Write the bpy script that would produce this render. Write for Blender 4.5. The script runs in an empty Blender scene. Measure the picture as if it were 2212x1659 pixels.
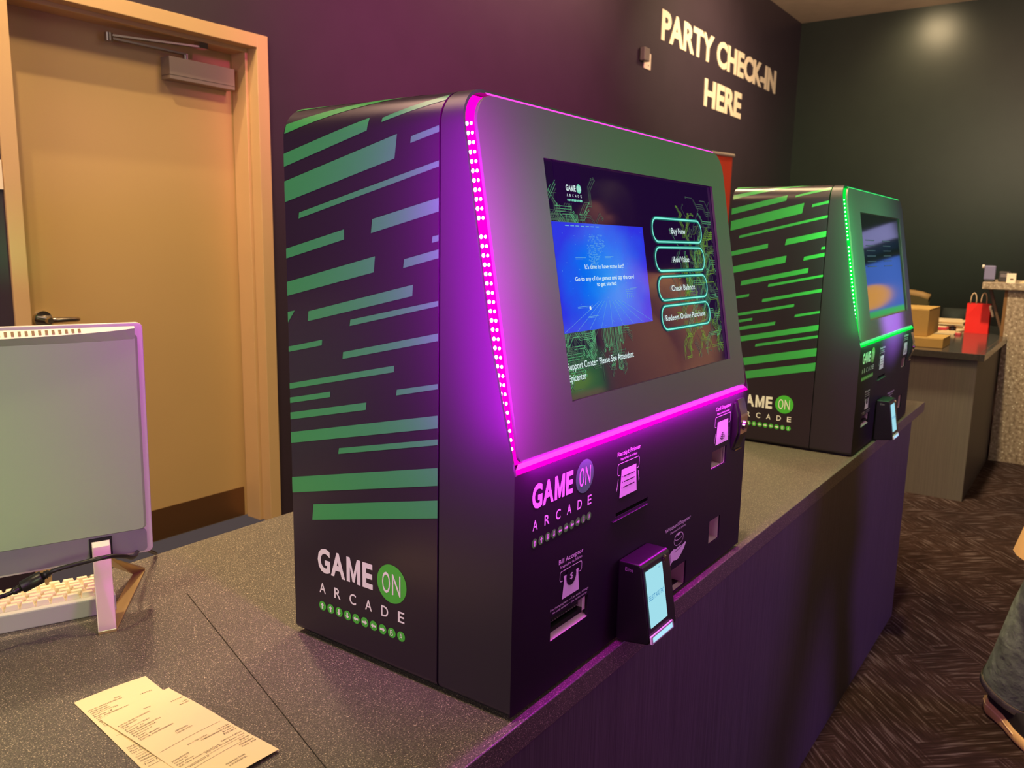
import bpy, bmesh, math, random
from mathutils import Vector, Matrix
random.seed(7)
scn = bpy.context.scene
COL = scn.collection
PI = math.pi

# ------------------------------------------------------------------ camera
CZ = 0.7746            # countertop height
CAMZ = 1.3279
Rm = [[0.58280447, -0.8123758, 0.0196088],
      [-0.12583041, -0.11405863, -0.98547315],
      [0.8028111, 0.57187077, -0.16869546]]
cam = bpy.data.cameras.new('camera'); camo = bpy.data.objects.new('camera', cam); COL.objects.link(camo)
camo.matrix_world = Matrix(((Rm[0][0], -Rm[1][0], -Rm[2][0], 0),
                            (Rm[0][1], -Rm[1][1], -Rm[2][1], 0),
                            (Rm[0][2], -Rm[1][2], -Rm[2][2], CAMZ), (0, 0, 0, 1)))
cam.sensor_width = 36; cam.lens = 36*1778.04/2212
cam.clip_start = 0.05; cam.clip_end = 100
cam.dof.use_dof = True; cam.dof.focus_distance = 1.15; cam.dof.aperture_fstop = 11
scn.camera = camo

# ------------------------------------------------------------------ world, exposure
w = bpy.data.worlds.new('world'); scn.world = w; w.use_nodes = True
w.node_tree.nodes['Background'].inputs[0].default_value = (0.60, 0.44, 0.42, 1)
w.node_tree.nodes['Background'].inputs[1].default_value = 0.13
scn.view_settings.view_transform = 'Standard'; scn.view_settings.look = 'None'
scn.view_settings.exposure = 0.0; scn.view_settings.gamma = 1.0
scn.view_settings.use_curve_mapping = False
scn.cycles.use_denoising = True
scn.cycles.max_bounces = 8; scn.cycles.diffuse_bounces = 4; scn.cycles.glossy_bounces = 4
scn.cycles.sample_clamp_indirect = 6.0

# ------------------------------------------------------------------ lights of the room, added fills and tints
def lin(c):
    return tuple(((v/255)/12.92 if v/255 <= 0.04045 else ((v/255+0.055)/1.055)**2.4) for v in c)
def lamp(name, typ, loc, target, energy, color, size=0.1, spot=60, blend=0.5, sy=None):
    l = bpy.data.lights.new(name, typ); l.energy = energy; l.color = color
    if typ == 'AREA':
        l.size = size
        if sy: l.shape = 'RECTANGLE'; l.size_y = sy
    else: l.shadow_soft_size = size
    if typ == 'SPOT': l.spot_size = math.radians(spot); l.spot_blend = blend
    o = bpy.data.objects.new(name, l); COL.objects.link(o); o.location = loc
    d = Vector(target)-Vector(loc)
    if d.length > 0: o.rotation_euler = d.to_track_quat('-Z', 'Y').to_euler()
    return o
WARM = (1.0, 0.74, 0.42)
lamp('ceiling_spot', 'SPOT', (1.03, 2.60, 3.70), (1.75, 3.2, 0.9), 100, WARM, 0.025, 95, 0.6)
lamp('ceiling_spot', 'SPOT', (0.83, 2.05, 3.70), (1.7, 3.2, 1.2), 125, WARM, 0.03, 95, 0.6)
lamp('ceiling_spot', 'SPOT', (0.5, 1.1, 3.70), (1.5, 3.1, 1.2), 45, WARM, 0.06, 90, 0.6)
lamp('ceiling_spot', 'SPOT', (-0.1, 0.9, 3.70), (0.42, 0.85, 0.7), 160, (1.0, 0.80, 0.42), 0.08, 50, 0.9)
lamp('ceiling_spot', 'SPOT', (1.3, 2.1, 3.70), (1.0, 1.35, 0.8), 280, WARM, 0.08, 36, 0.9)
lamp('ceiling_spot', 'SPOT', (9.30, 1.76, 3.70), (9.8, 1.76, 3.30), 30, WARM, 0.15, 120, 1.0)
lamp('ceiling_spot', 'SPOT', (4.75, 2.55, 3.72), (4.75, 3.1, 3.1), 110, WARM, 0.05, 120, 0.9)
lamp('ceiling_spot', 'SPOT', (6.9, 1.7, 3.72), (7.2, 3.1, 2.5), 190, WARM, 0.06, 100, 0.9)
lamp('ceiling_spot', 'SPOT', (3.0, 1.7, 3.72), (2.6, 1.1, 0.8), 150, WARM, 0.08, 80, 0.8)
lamp('ceiling_spot', 'SPOT', (-0.5, 2.5, 3.60), (2.29, 0.68, 1.15), 170, (1.0, 0.62, 0.30), 0.08, 14, 0.8)  # added narrow spot that warms the far kiosk's side
lamp('ceiling_spot', 'SPOT', (4.4, 0.6, 3.72), (5.7, 0.4, 0.6), 520, (1.0, 0.80, 0.50), 0.08, 70, 0.8)  # added spot that brightens the far counter and bar
lamp('ceiling_spot', 'SPOT', (0.9, 0.5, 3.72), (2.55, 0.0, 0.1), 430, WARM, 0.08, 40, 0.8)  # added spot that lights the walking person's leg
lamp('ceiling_fill', 'AREA', (3.0, -1.5, 3.7), (3.0, -0.8, 0), 50, (1.0, 0.76, 0.55), 4.0)
lamp('ceiling_panel', 'AREA', (0.4, 2.35, 3.72), (0.4, 2.2, 0), 42, (1.0, 0.60, 0.42), 1.7, sy=0.5)  # added unseen panel for a warm sheen on the near kiosk's edge
lamp('ceiling_panel', 'AREA', (2.6, 1.15, 3.72), (2.6, 1.1, 0), 50, (1.0, 0.70, 0.36), 0.9, sy=0.5)  # second added panel, mirrored in the far kiosk's rounded top
lamp('ceiling_wash', 'AREA', (6.5, 0.8, 2.6), (7.3, 1.2, 3.8), 75, (1.0, 0.74, 0.52), 2.0)  # added uplight in mid-air that brightens the ceiling
lamp('arcade_glow_left', 'AREA', (-2.6, 0.6, 1.9), (1.0, 0.9, 1.1), 42, (1.0, 0.86, 0.80), 2.2)  # added unseen fill for the kiosk sides facing left
lamp('arcade_glow_left_purple', 'AREA', (-2.2, -0.6, 1.1), (0.75, 0.8, 1.1), 8, (0.80, 0.02, 0.9), 1.0)  # added purple fill for the near kiosk's side
lamp('arcade_glow_lime', 'SPOT', (-0.6, -2.4, 1.9), (0.33, 1.15, 1.02), 270, (0.84, 1.0, 0.50), 0.3, 13, 0.8)  # added spot that turns the computer's back yellow-green
lamp('arcade_glow_purple', 'SPOT', (3.6, -3.0, 1.2), (2.3, 0.5, 0.35), 210, (0.50, 0.16, 1.0), 0.5, 50, 0.9)  # added unseen spot that tints the counter front purple
lamp('arcade_glow_pink', 'SPOT', (2.2, -2.2, 1.2), (1.1, 0.52, 0.98), 60, (0.9, 0.0, 0.85), 0.4, 30, 1.0)  # added spot that tints the near kiosk's front panel pink
lamp('arcade_glow_violet', 'SPOT', (4.6, -2.2, 1.1), (2.70, 0.53, 1.135), 2200, (0.45, 0.12, 1.0), 0.05, 5, 0.7)  # added narrow beam for the violet patch on the far bezel
lamp('arcade_glow_green', 'SPOT', (4.6, -2.6, 2.4), (1.42, 0.55, 1.42), 230, (0.12, 1.0, 0.18), 0.25, 15, 1.0)  # added unseen spot, greens the near bezel's upper right
lamp('arcade_glow_green', 'SPOT', (5.5, -2.6, 2.2), (9.8, 1.9, 1.9), 420, (0.05, 1.0, 0.25), 0.3, 30, 1.0)  # added spot that tints the right wall green
lamp('arcade_glow_green', 'SPOT', (4.6, -2.6, 1.9), (2.62, 0.55, 1.36), 800, (0.12, 1.0, 0.30), 0.2, 9, 1.0)  # added spot for a green cast over the far bezel
lamp('arcade_glow_magenta', 'SPOT', (2.7, -0.8, 3.3), (4.0, 3.1, 2.35), 1250, (0.95, 0.03, 0.50), 0.2, 54, 1.0)  # added unseen spot washing the back wall magenta

# ------------------------------------------------------------------ materials
MATS = {}
def mat(name, col, rough=0.5, metal=0.0, emit=None, estr=1.0, spec=0.5, bump=None, var=0.0, coat=0.0, vscale=6.0, alpha=1.0):
    if name in MATS: return MATS[name]
    m = bpy.data.materials.new(name); m.use_nodes = True; nt = m.node_tree
    b = nt.nodes['Principled BSDF']
    c = lin(col) if max(col) > 1.0 else col
    b.inputs['Base Color'].default_value = (*c, 1)
    b.inputs['Roughness'].default_value = rough; b.inputs['Metallic'].default_value = metal
    b.inputs['Specular IOR Level'].default_value = spec
    b.inputs['Coat Weight'].default_value = coat
    b.inputs['Coat Roughness'].default_value = 0.08
    tc = nt.nodes.new('ShaderNodeTexCoord')
    if var > 0:
        n = nt.nodes.new('ShaderNodeTexNoise'); n.inputs['Scale'].default_value = vscale; n.inputs['Detail'].default_value = 5
        nt.links.new(tc.outputs['Object'], n.inputs['Vector'])
        r = nt.nodes.new('ShaderNodeValToRGB')
        r.color_ramp.elements[0].position = 0.3; r.color_ramp.elements[1].position = 0.7
        r.color_ramp.elements[0].color = (*[v*(1-var) for v in c], 1); r.color_ramp.elements[1].color = (*[min(1, v*(1+var)) for v in c], 1)
        nt.links.new(n.outputs['Fac'], r.inputs['Fac']); nt.links.new(r.outputs['Color'], b.inputs['Base Color'])
    if bump:
        n2 = nt.nodes.new('ShaderNodeTexNoise'); n2.inputs['Scale'].default_value = bump[0]; n2.inputs['Detail'].default_value = 4
        nt.links.new(tc.outputs['Object'], n2.inputs['Vector'])
        bp = nt.nodes.new('ShaderNodeBump'); bp.inputs['Strength'].default_value = bump[1]; bp.inputs['Distance'].default_value = bump[2] if len(bump) > 2 else 0.001
        nt.links.new(n2.outputs['Fac'], bp.inputs['Height']); nt.links.new(bp.outputs['Normal'], b.inputs['Normal'])
    if emit is not None:
        e = lin(emit) if max(emit) > 1.0 else emit
        b.inputs['Emission Color'].default_value = (*e, 1); b.inputs['Emission Strength'].default_value = estr
    MATS[name] = m
    return m

def speckle(name, base, light, dark, scale, rough, lightpos=0.62, big=None, var=0.1):
    m = bpy.data.materials.new(name); m.use_nodes = True; nt = m.node_tree; b = nt.nodes['Principled BSDF']
    tc = nt.nodes.new('ShaderNodeTexCoord')
    n = nt.nodes.new('ShaderNodeTexNoise'); n.inputs['Scale'].default_value = scale; n.inputs['Detail'].default_value = 2; n.inputs['Roughness'].default_value = 0.6
    nt.links.new(tc.outputs['Object'], n.inputs['Vector'])
    r = nt.nodes.new('ShaderNodeValToRGB'); els = r.color_ramp.elements
    els[0].position = 0.36; els[0].color = (*lin(dark), 1)
    els[1].position = 0.5; els[1].color = (*lin(base), 1)
    e = els.new(lightpos-0.03); e.color = (*lin(base), 1)
    e = els.new(lightpos+0.06); e.color = (*lin(light), 1)
    nt.links.new(n.outputs['Fac'], r.inputs['Fac'])
    out = r.outputs['Color']
    if big:
        v = nt.nodes.new('ShaderNodeTexVoronoi'); v.inputs['Scale'].default_value = big[0]
        nt.links.new(tc.outputs['Object'], v.inputs['Vector'])
        vr = nt.nodes.new('ShaderNodeValToRGB'); vr.color_ramp.elements[0].position = big[1]; vr.color_ramp.elements[0].color = (1, 1, 1, 1)
        vr.color_ramp.elements[1].position = big[1]+0.05; vr.color_ramp.elements[1].color = (0, 0, 0, 1)
        nt.links.new(v.outputs['Distance'], vr.inputs['Fac'])
        mx = nt.nodes.new('ShaderNodeMix'); mx.data_type = 'RGBA'
        nt.links.new(vr.outputs['Color'], mx.inputs['Factor']); nt.links.new(out, mx.inputs['A']); mx.inputs['B'].default_value = (*lin(big[2]), 1)
        out = mx.outputs['Result']
    nt.links.new(out, b.inputs['Base Color']); b.inputs['Roughness'].default_value = rough
    bp = nt.nodes.new('ShaderNodeBump'); bp.inputs['Strength'].default_value = 0.25; bp.inputs['Distance'].default_value = 0.0006
    nt.links.new(n.outputs['Fac'], bp.inputs['Height']); nt.links.new(bp.outputs['Normal'], b.inputs['Normal'])
    MATS[name] = m; return m

M_COUNTER = speckle('countertop_laminate', (92, 87, 78), (214, 200, 172), (60, 54, 50), 640, 0.42, 0.635)
M_TERRAZZO = speckle('terrazzo', (172, 152, 126), (215, 200, 172), (134, 116, 92), 55, 0.45, 0.62, (34, 0.13, (232, 220, 192)))

def grain_mat(name, col, col2, rough):
    m = bpy.data.materials.new(name); m.use_nodes = True; nt = m.node_tree; b = nt.nodes['Principled BSDF']
    tc = nt.nodes.new('ShaderNodeTexCoord'); mp = nt.nodes.new('ShaderNodeMapping'); mp.inputs['Scale'].default_value = (420, 420, 4)
    nt.links.new(tc.outputs['Object'], mp.inputs['Vector'])
    n = nt.nodes.new('ShaderNodeTexNoise'); n.inputs['Scale'].default_value = 1.0; n.inputs['Detail'].default_value = 3
    nt.links.new(mp.outputs['Vector'], n.inputs['Vector'])
    r = nt.nodes.new('ShaderNodeValToRGB'); r.color_ramp.elements[0].position = 0.35; r.color_ramp.elements[1].position = 0.65
    r.color_ramp.elements[0].color = (*lin(col2), 1); r.color_ramp.elements[1].color = (*lin(col), 1)
    nt.links.new(n.outputs['Fac'], r.inputs['Fac']); nt.links.new(r.outputs['Color'], b.inputs['Base Color'])
    b.inputs['Roughness'].default_value = rough; MATS[name] = m; return m
M_PANEL = grain_mat('counter_panel_laminate', (86, 80, 84), (64, 58, 62), 0.5)
M_PANELFAR = grain_mat('far_counter_panel_laminate', (128, 122, 108), (116, 110, 98), 0.5)

CARPET_ROT = 0.75
def carpet_mat():
    m = bpy.data.materials.new('carpet'); m.use_nodes = True; nt = m.node_tree; b = nt.nodes['Principled BSDF']
    tc = nt.nodes.new('ShaderNodeTexCoord')
    def streak(rot, sx, sy):
        mp = nt.nodes.new('ShaderNodeMapping'); mp.vector_type = 'TEXTURE'; mp.inputs['Rotation'].default_value = (0, 0, rot); mp.inputs['Scale'].default_value = (1/sx, 1/sy, 1)
        nt.links.new(tc.outputs['Object'], mp.inputs['Vector'])
        n = nt.nodes.new('ShaderNodeTexNoise'); n.inputs['Scale'].default_value = 1; n.inputs['Detail'].default_value = 3; n.inputs['Roughness'].default_value = 0.6
        nt.links.new(mp.outputs['Vector'], n.inputs['Vector']); return n
    a = streak(CARPET_ROT, 95, 7); c = streak(CARPET_ROT, 7, 95)
    k = nt.nodes.new('ShaderNodeTexChecker'); k.inputs['Scale'].default_value = 1/0.61
    k.inputs['Color1'].default_value = (0, 0, 0, 1); k.inputs['Color2'].default_value = (1, 1, 1, 1)
    dn = nt.nodes.new('ShaderNodeTexNoise'); dn.inputs['Scale'].default_value = 4; dn.inputs['Detail'].default_value = 5
    nt.links.new(tc.outputs['Object'], dn.inputs['Vector'])
    gr = nt.nodes.new('ShaderNodeValToRGB'); gr.color_ramp.elements[0].position = 0.47; gr.color_ramp.elements[1].position = 0.53
    nt.links.new(dn.outputs['Fac'], gr.inputs['Fac'])
    mx = nt.nodes.new('ShaderNodeMix'); mx.data_type = 'FLOAT'
    nt.links.new(gr.outputs['Color'], mx.inputs[0]); nt.links.new(a.outputs['Fac'], mx.inputs[2]); nt.links.new(c.outputs['Fac'], mx.inputs[3])
    r = nt.nodes.new('ShaderNodeValToRGB'); e = r.color_ramp.elements
    e[0].position = 0.42; e[0].color = (*lin((50, 36, 30)), 1); e[1].position = 0.66; e[1].color = (*lin((112, 98, 94)), 1)
    x = e.new(0.54); x.color = (*lin((66, 48, 42)), 1)
    nt.links.new(mx.outputs[0], r.inputs['Fac'])
    big = nt.nodes.new('ShaderNodeTexNoise'); big.inputs['Scale'].default_value = 1.3; nt.links.new(tc.outputs['Object'], big.inputs['Vector'])
    br = nt.nodes.new('ShaderNodeValToRGB'); br.color_ramp.elements[0].color = (0.6, 0.6, 0.65, 1); br.color_ramp.elements[0].position = 0.35; br.color_ramp.elements[1].position = 0.65
    br.color_ramp.elements[1].color = (1, 1, 1, 1); nt.links.new(big.outputs['Fac'], br.inputs['Fac'])
    mul = nt.nodes.new('ShaderNodeMix'); mul.data_type = 'RGBA'; mul.blend_type = 'MULTIPLY'; mul.inputs['Factor'].default_value = 1
    nt.links.new(r.outputs['Color'], mul.inputs['A']); nt.links.new(br.outputs['Color'], mul.inputs['B'])
    nt.links.new(mul.outputs['Result'], b.inputs['Base Color']); b.inputs['Roughness'].default_value = 1.0; b.inputs['Specular IOR Level'].default_value = 0.1
    fz = nt.nodes.new('ShaderNodeTexNoise'); fz.inputs['Scale'].default_value = 500; nt.links.new(tc.outputs['Object'], fz.inputs['Vector'])
    bp = nt.nodes.new('ShaderNodeBump'); bp.inputs['Strength'].default_value = 0.6; bp.inputs['Distance'].default_value = 0.003
    nt.links.new(fz.outputs['Fac'], bp.inputs['Height']); nt.links.new(bp.outputs['Normal'], b.inputs['Normal'])
    MATS['carpet'] = m; return m
M_CARPET = carpet_mat()

M_WALL = mat('dark_wall_paint', (58, 46, 58), 0.42, var=0.05, bump=(300, 0.15, 0.0006))
M_WALLR = mat('dark_green_wall_paint', (48, 54, 48), 0.42, var=0.05, bump=(300, 0.15, 0.0006))  # green LED glow is mixed into this dark paint's colour
M_CEIL = mat('ceiling_paint', (190, 166, 142), 0.8, var=0.06)
M_DOOR = mat('tan_door_paint', (204, 170, 114), 0.38, var=0.03, vscale=2)
M_FRAME = mat('tan_frame_paint', (216, 180, 128), 0.35, var=0.02)
M_STEEL = mat('brushed_steel', (170, 160, 150), 0.28, 1.0)
M_KICK = mat('kick_plate_steel', (128, 92, 62), 0.32, 0.6)
M_ALU = mat('closer_aluminium', (160, 145, 135), 0.4, 0.5)
M_CHROME = mat('chrome', (220, 215, 210), 0.12, 1.0)
M_BLACK = mat('black_plastic', (14, 12, 14), 0.35)
M_MATTEBLACK = mat('matte_black', (10, 9, 10), 0.7)
M_VINYL = mat('black_vinyl_wrap', (42, 33, 45), 0.30, bump=(900, 0.08, 0.0003))
M_COVER = mat('black_cover_paint', (42, 36, 46), 0.40, bump=(900, 0.06, 0.0003))
M_FRONT = mat('front_panel_vinyl', (26, 20, 28), 0.55, spec=0.2)
M_GREENINK = mat('green_ink', (62, 160, 84), 0.30)
M_DOTINK = mat('green_logo_ink', (74, 190, 60), 0.4)
M_WHITEINK = mat('white_ink', (236, 240, 232), 0.4)
M_BEZEL = mat('grey_bezel', (92, 91, 90), 0.40, 0.2)
M_WHITEPL = mat('white_plastic', (225, 215, 200), 0.4)
M_GLASS = mat('display_glass_black', (5, 4, 8), 0.06, emit=(0.012, 0.002, 0.028), estr=1.0, coat=0.3)
M_GLASSOFF = mat('display_glass_dim', (8, 10, 10), 0.06, emit=(0.006, 0.012, 0.010), estr=1.0)

def emis(name, col, s): 
    return mat(name, (2, 2, 2), 0.5, emit=col, estr=s, spec=0.0)
E_MAG = emis('led_magenta_band', (1.0, 0.0, 0.48), 1.6)
E_MAGP = emis('led_magenta_diffuser', (1.0, 0.07, 0.72), 1.3)
E_GRNP = emis('led_green_diffuser', (0.06, 1.0, 0.20), 1.1)
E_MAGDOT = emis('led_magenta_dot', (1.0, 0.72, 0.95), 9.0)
E_GRN = emis('led_green_band', (0.0, 1.0, 0.06), 0.9)
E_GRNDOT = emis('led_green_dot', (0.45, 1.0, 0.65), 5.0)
E_WHITE = emis('screen_white', (0.85, 0.95, 1.0), 0.85)
E_TEAL = emis('screen_teal', (0.25, 0.95, 0.78), 0.95)
E_TEALD = emis('screen_teal_glow', (0.02, 0.22, 0.17), 0.8)
E_TXT = emis('screen_text', (0.8, 1.0, 0.98), 0.85)
E_BTN = emis('screen_button_fill', (0.012, 0.005, 0.02), 1.0)
E_MINT = emis('screen_mint', (0.25, 0.85, 0.6), 0.8)
E_TR1 = emis('screen_trace_dim', (0.13, 0.24, 0.15), 0.55)
E_TR2 = emis('screen_trace_bright', (0.20, 0.80, 0.35), 0.55)
E_TR3 = emis('screen_trace_lime', (0.32, 0.68, 0.06), 0.5)
E_CYAN = emis('screen_cyan_speck', (0.25, 0.65, 1.0), 0.6)
E_PAY = emis('terminal_screen_cyan', (0.42, 0.86, 0.98), 0.85)
E_PAYTXT = emis('terminal_text_blue', (0.05, 0.35, 0.75), 0.7)
E_PAYLOW = emis('terminal_reader_glow', (0.45, 0.80, 1.0), 1.0)

def blue_screen():
    m = bpy.data.materials.new('screen_blue'); m.use_nodes = True; nt = m.node_tree; b = nt.nodes['Principled BSDF']
    tc = nt.nodes.new('ShaderNodeTexCoord'); mp = nt.nodes.new('ShaderNodeMapping')
    cx, cz = 0.137+0.527*0.25, 0.6562-0.2949*0.5
    mp.inputs['Location'].default_value = (-cx/0.17, 0, -cz/0.13); mp.inputs['Scale'].default_value = (1/0.17, 0, 1/0.13)
    nt.links.new(tc.outputs['Object'], mp.inputs['Vector'])
    ln = nt.nodes.new('ShaderNodeVectorMath'); ln.operation = 'LENGTH'; nt.links.new(mp.outputs['Vector'], ln.inputs[0])
    n = nt.nodes.new('ShaderNodeTexNoise'); n.inputs['Scale'].default_value = 14; n.inputs['Detail'].default_value = 4; nt.links.new(tc.outputs['Object'], n.inputs['Vector'])
    ad = nt.nodes.new('ShaderNodeMath'); ad.operation = 'MULTIPLY_ADD'; ad.inputs[1].default_value = 0.5
    nt.links.new(n.outputs['Fac'], ad.inputs[0]); nt.links.new(ln.outputs['Value'], ad.inputs[2])
    r = nt.nodes.new('ShaderNodeValToRGB'); e = r.color_ramp.elements
    e[0].position = 0.25; e[0].color = (*lin((0, 150, 255)), 1); e[1].position = 1.3/1.0 if False else 1.0; e[1].color = (*lin((48, 52, 235)), 1)
    x = e.new(0.62); x.color = (*lin((2, 110, 250)), 1)
    nt.links.new(ad.outputs[0], r.inputs['Fac']); nt.links.new(r.outputs['Color'], b.inputs['Emission Color'])
    b.inputs['Emission Strength'].default_value = 0.9; b.inputs['Base Color'].default_value = (0, 0, 0, 1); b.inputs['Roughness'].default_value = 0.1
    MATS['screen_blue'] = m; return m
E_BLUE = blue_screen()

# ------------------------------------------------------------------ mesh builder
_text_cache = {}
def text_geo(s, offset=0.0):
    key = (s, offset)
    if key in _text_cache: return _text_cache[key]
    c = bpy.data.curves.new('t', 'FONT'); c.body = s; c.size = 1.0; c.offset = offset; c.resolution_u = 3; c.fill_mode = 'FRONT' if False else c.fill_mode
    o = bpy.data.objects.new('t', c); COL.objects.link(o)
    dg = bpy.context.evaluated_depsgraph_get(); dg.update()
    me = o.evaluated_get(dg).to_mesh()
    vs = [(v.co.x, v.co.y) for v in me.vertices]; fs = [tuple(p.vertices) for p in me.polygons]
    o.evaluated_get(dg).to_mesh_clear()
    bpy.data.objects.remove(o); bpy.data.curves.remove(c)
    _text_cache[key] = (vs, fs); return vs, fs
_cap = {}
def cap_h(offset):
    if offset not in _cap:
        vs, _ = text_geo('H', offset); _cap[offset] = (min(v[1] for v in vs), max(v[1] for v in vs))
    return _cap[offset]

class MB:
    def __init__(s, T=None): s.v = []; s.f = []; s.m = []; s.sm = []; s.mats = []; s.T = T
    def mi(s, m):
        if m not in s.mats: s.mats.append(m)
        return s.mats.index(m)
    def add(s, vs, fs, m, smooth=False, T=None):
        b = len(s.v); T = T or s.T
        for p in vs:
            p = Vector(p)
            if T is not None: p = T @ p
            s.v.append(tuple(p))
        i = s.mi(m)
        for f in fs: s.f.append(tuple(b+k for k in f)); s.m.append(i); s.sm.append(smooth)
        return s
    def box(s, x0, x1, y0, y1, z0, z1, m, T=None):
        vs = [(x, y, z) for z in (z0, z1) for y in (y0, y1) for x in (x0, x1)]
        s.add(vs, [(0, 2, 3, 1), (4, 5, 7, 6), (0, 1, 5, 4), (2, 6, 7, 3), (0, 4, 6, 2), (1, 3, 7, 5)], m, T=T); return s
    def prism(s, poly, fn0, fn1, m, smooth=False):
        n = len(poly); vs = [fn0(*p) for p in poly]+[fn1(*p) for p in poly]
        fs = [tuple(range(n))[::-1], tuple(range(n, 2*n))]+[(i, (i+1) % n, n+(i+1) % n, n+i) for i in range(n)]
        s.add(vs, fs, m, smooth); return s
    def cyl(s, p0, p1, r0, m, r1=None, n=20, smooth=True):
        p0 = Vector(p0); p1 = Vector(p1); d = (p1-p0).normalized(); r1 = r0 if r1 is None else r1
        a = d.orthogonal().normalized(); b = d.cross(a)
        vs = []
        for p, r in ((p0, r0), (p1, r1)):
            for i in range(n):
                t = 2*PI*i/n; vs.append(p+a*math.cos(t)*r+b*math.sin(t)*r)
        s.add(vs, [(i, (i+1) % n, n+(i+1) % n, n+i) for i in range(n)], m, smooth)
        s.add(vs, [tuple(range(n))[::-1], tuple(range(n, 2*n))], m); return s
    def tube(s, pts, r, m, n=8):
        pts = [Vector(p) for p in pts]; rs = r if isinstance(r, (list, tuple)) else [r]*len(pts)
        vs = []; up = None
        for i, p in enumerate(pts):
            d = (pts[min(i+1, len(pts)-1)]-pts[max(i-1, 0)]).normalized()
            if up is None: up = d.orthogonal().normalized()
            up = (up-d*up.dot(d)).normalized(); b = d.cross(up)
            for k in range(n):
                t = 2*PI*k/n; vs.append(p+up*math.cos(t)*rs[i]+b*math.sin(t)*rs[i])
        fs = [(i*n+k, i*n+(k+1) % n, (i+1)*n+(k+1) % n, (i+1)*n+k) for i in range(len(pts)-1) for k in range(n)]
        fs += [tuple(range(n))[::-1], tuple(range((len(pts)-1)*n, len(pts)*n))]
        s.add(vs, fs, m, True); return s
    def loft(s, rings, m, close=True, cap=(True, True), smooth=True):
        n = len(rings[0]); vs = [p for r in rings for p in r]
        fs = [(i*n+k, i*n+(k+1) % n, (i+1)*n+(k+1) % n, (i+1)*n+k) for i in range(len(rings)-1) for k in range(n if close else n-1)]
        s.add(vs, fs, m, smooth)
        if cap[0]: s.add(rings[0], [tuple(range(n))[::-1]], m)
        if cap[1]: s.add(rings[-1], [tuple(range(n))], m)
        return s
    def text(s, txt, x0, x1, base, h, pl, m, bold=0.0):
        vs, fs = text_geo(txt, bold); lo, hi = cap_h(bold)
        ax = min(v[0] for v in vs); bx = max(v[0] for v in vs)
        sx = (x1-x0)/(bx-ax); sy = h/(hi-lo)
        s.add([pl(x0+(v[0]-ax)*sx, base+(v[1]-lo)*sy) for v in vs], fs, m); return s
    def poly(s, pts, pl, m): s.add([pl(*p) for p in pts], [tuple(range(len(pts)))], m); return s
    def disc(s, cx, cy, rx, ry, pl, m, n=32):
        return s.poly([(cx+rx*math.cos(2*PI*i/n), cy+ry*math.sin(2*PI*i/n)) for i in range(n)], pl, m)
    def ring(s, pts, wd, pl, m, closed=True):
        # stroked polyline
        n = len(pts); P = [Vector((p[0], p[1])) for p in pts]; outv = []; 
        for i in range(n):
            a = P[(i-1) % n] if (closed or i > 0) else P[i]; c = P[(i+1) % n] if (closed or i < n-1) else P[i]
            d1 = (P[i]-a); d2 = (c-P[i])
            if d1.length < 1e-9: d1 = d2
            if d2.length < 1e-9: d2 = d1
            d1 = d1.normalized(); d2 = d2.normalized()
            nn = Vector((-(d1.y+d2.y), d1.x+d2.x)); nn = nn.normalized() if nn.length > 1e-6 else Vector((-d1.y, d1.x))
            k = 1/max(0.4, nn.dot(Vector((-d1.y, d1.x)))); outv += [P[i]+nn*wd/2*k, P[i]-nn*wd/2*k]
        fs = [(2*i, 2*i+1, 2*((i+1) % n)+1, 2*((i+1) % n)) for i in range(n if closed else n-1)]
        s.add([pl(v.x, v.y) for v in outv], fs, m); return s
    def build(s, name, parent=None, bevel=0, seg=2, loc=None):
        me = bpy.data.meshes.new(name); me.from_pydata(s.v, [], s.f)
        for m in s.mats: me.materials.append(m)
        for p, i, sm in zip(me.polygons, s.m, s.sm): p.material_index = i; p.use_smooth = sm
        me.update(); o = bpy.data.objects.new(name, me); COL.objects.link(o)
        if parent: o.parent = parent
        if loc: o.location = loc
        if bevel:
            b = o.modifiers.new('bevel', 'BEVEL'); b.width = bevel; b.segments = seg; b.limit_method = 'ANGLE'; b.angle_limit = math.radians(40)
        return o
def rrect(x0, x1, y0, y1, r, n=6):
    rs = r if isinstance(r, (tuple, list)) else (r, r, r, r)   # bl, br, tr, tl
    out = []
    for (cx, cy, a, rr) in ((x0+rs[0], y0+rs[0], PI, rs[0]), (x1-rs[1], y0+rs[1], 1.5*PI, rs[1]), (x1-rs[2], y1-rs[2], 0, rs[2]), (x0+rs[3], y1-rs[3], PI/2, rs[3])):
        if rr <= 1e-6: out.append((cx, cy)); continue
        for i in range(n+1): t = a+PI/2*i/n; out.append((cx+rr*math.cos(t), cy+rr*math.sin(t)))
    return out
def thing(name, label, cat, loc=(0, 0, 0), rotz=0, group=None):
    o = bpy.data.objects.new(name, None); COL.objects.link(o); o.empty_display_size = 0.1
    o.location = loc; o.rotation_euler = (0, 0, rotz); o['label'] = label; o['category'] = cat
    if group: o['group'] = group
    return o
def tag(o, label, cat, group=None):
    o['label'] = label; o['category'] = cat
    if group: o['group'] = group
    return o
def struct(o, label=None):
    o['kind'] = 'structure'
    if label: o['label'] = label
    return o

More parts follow.
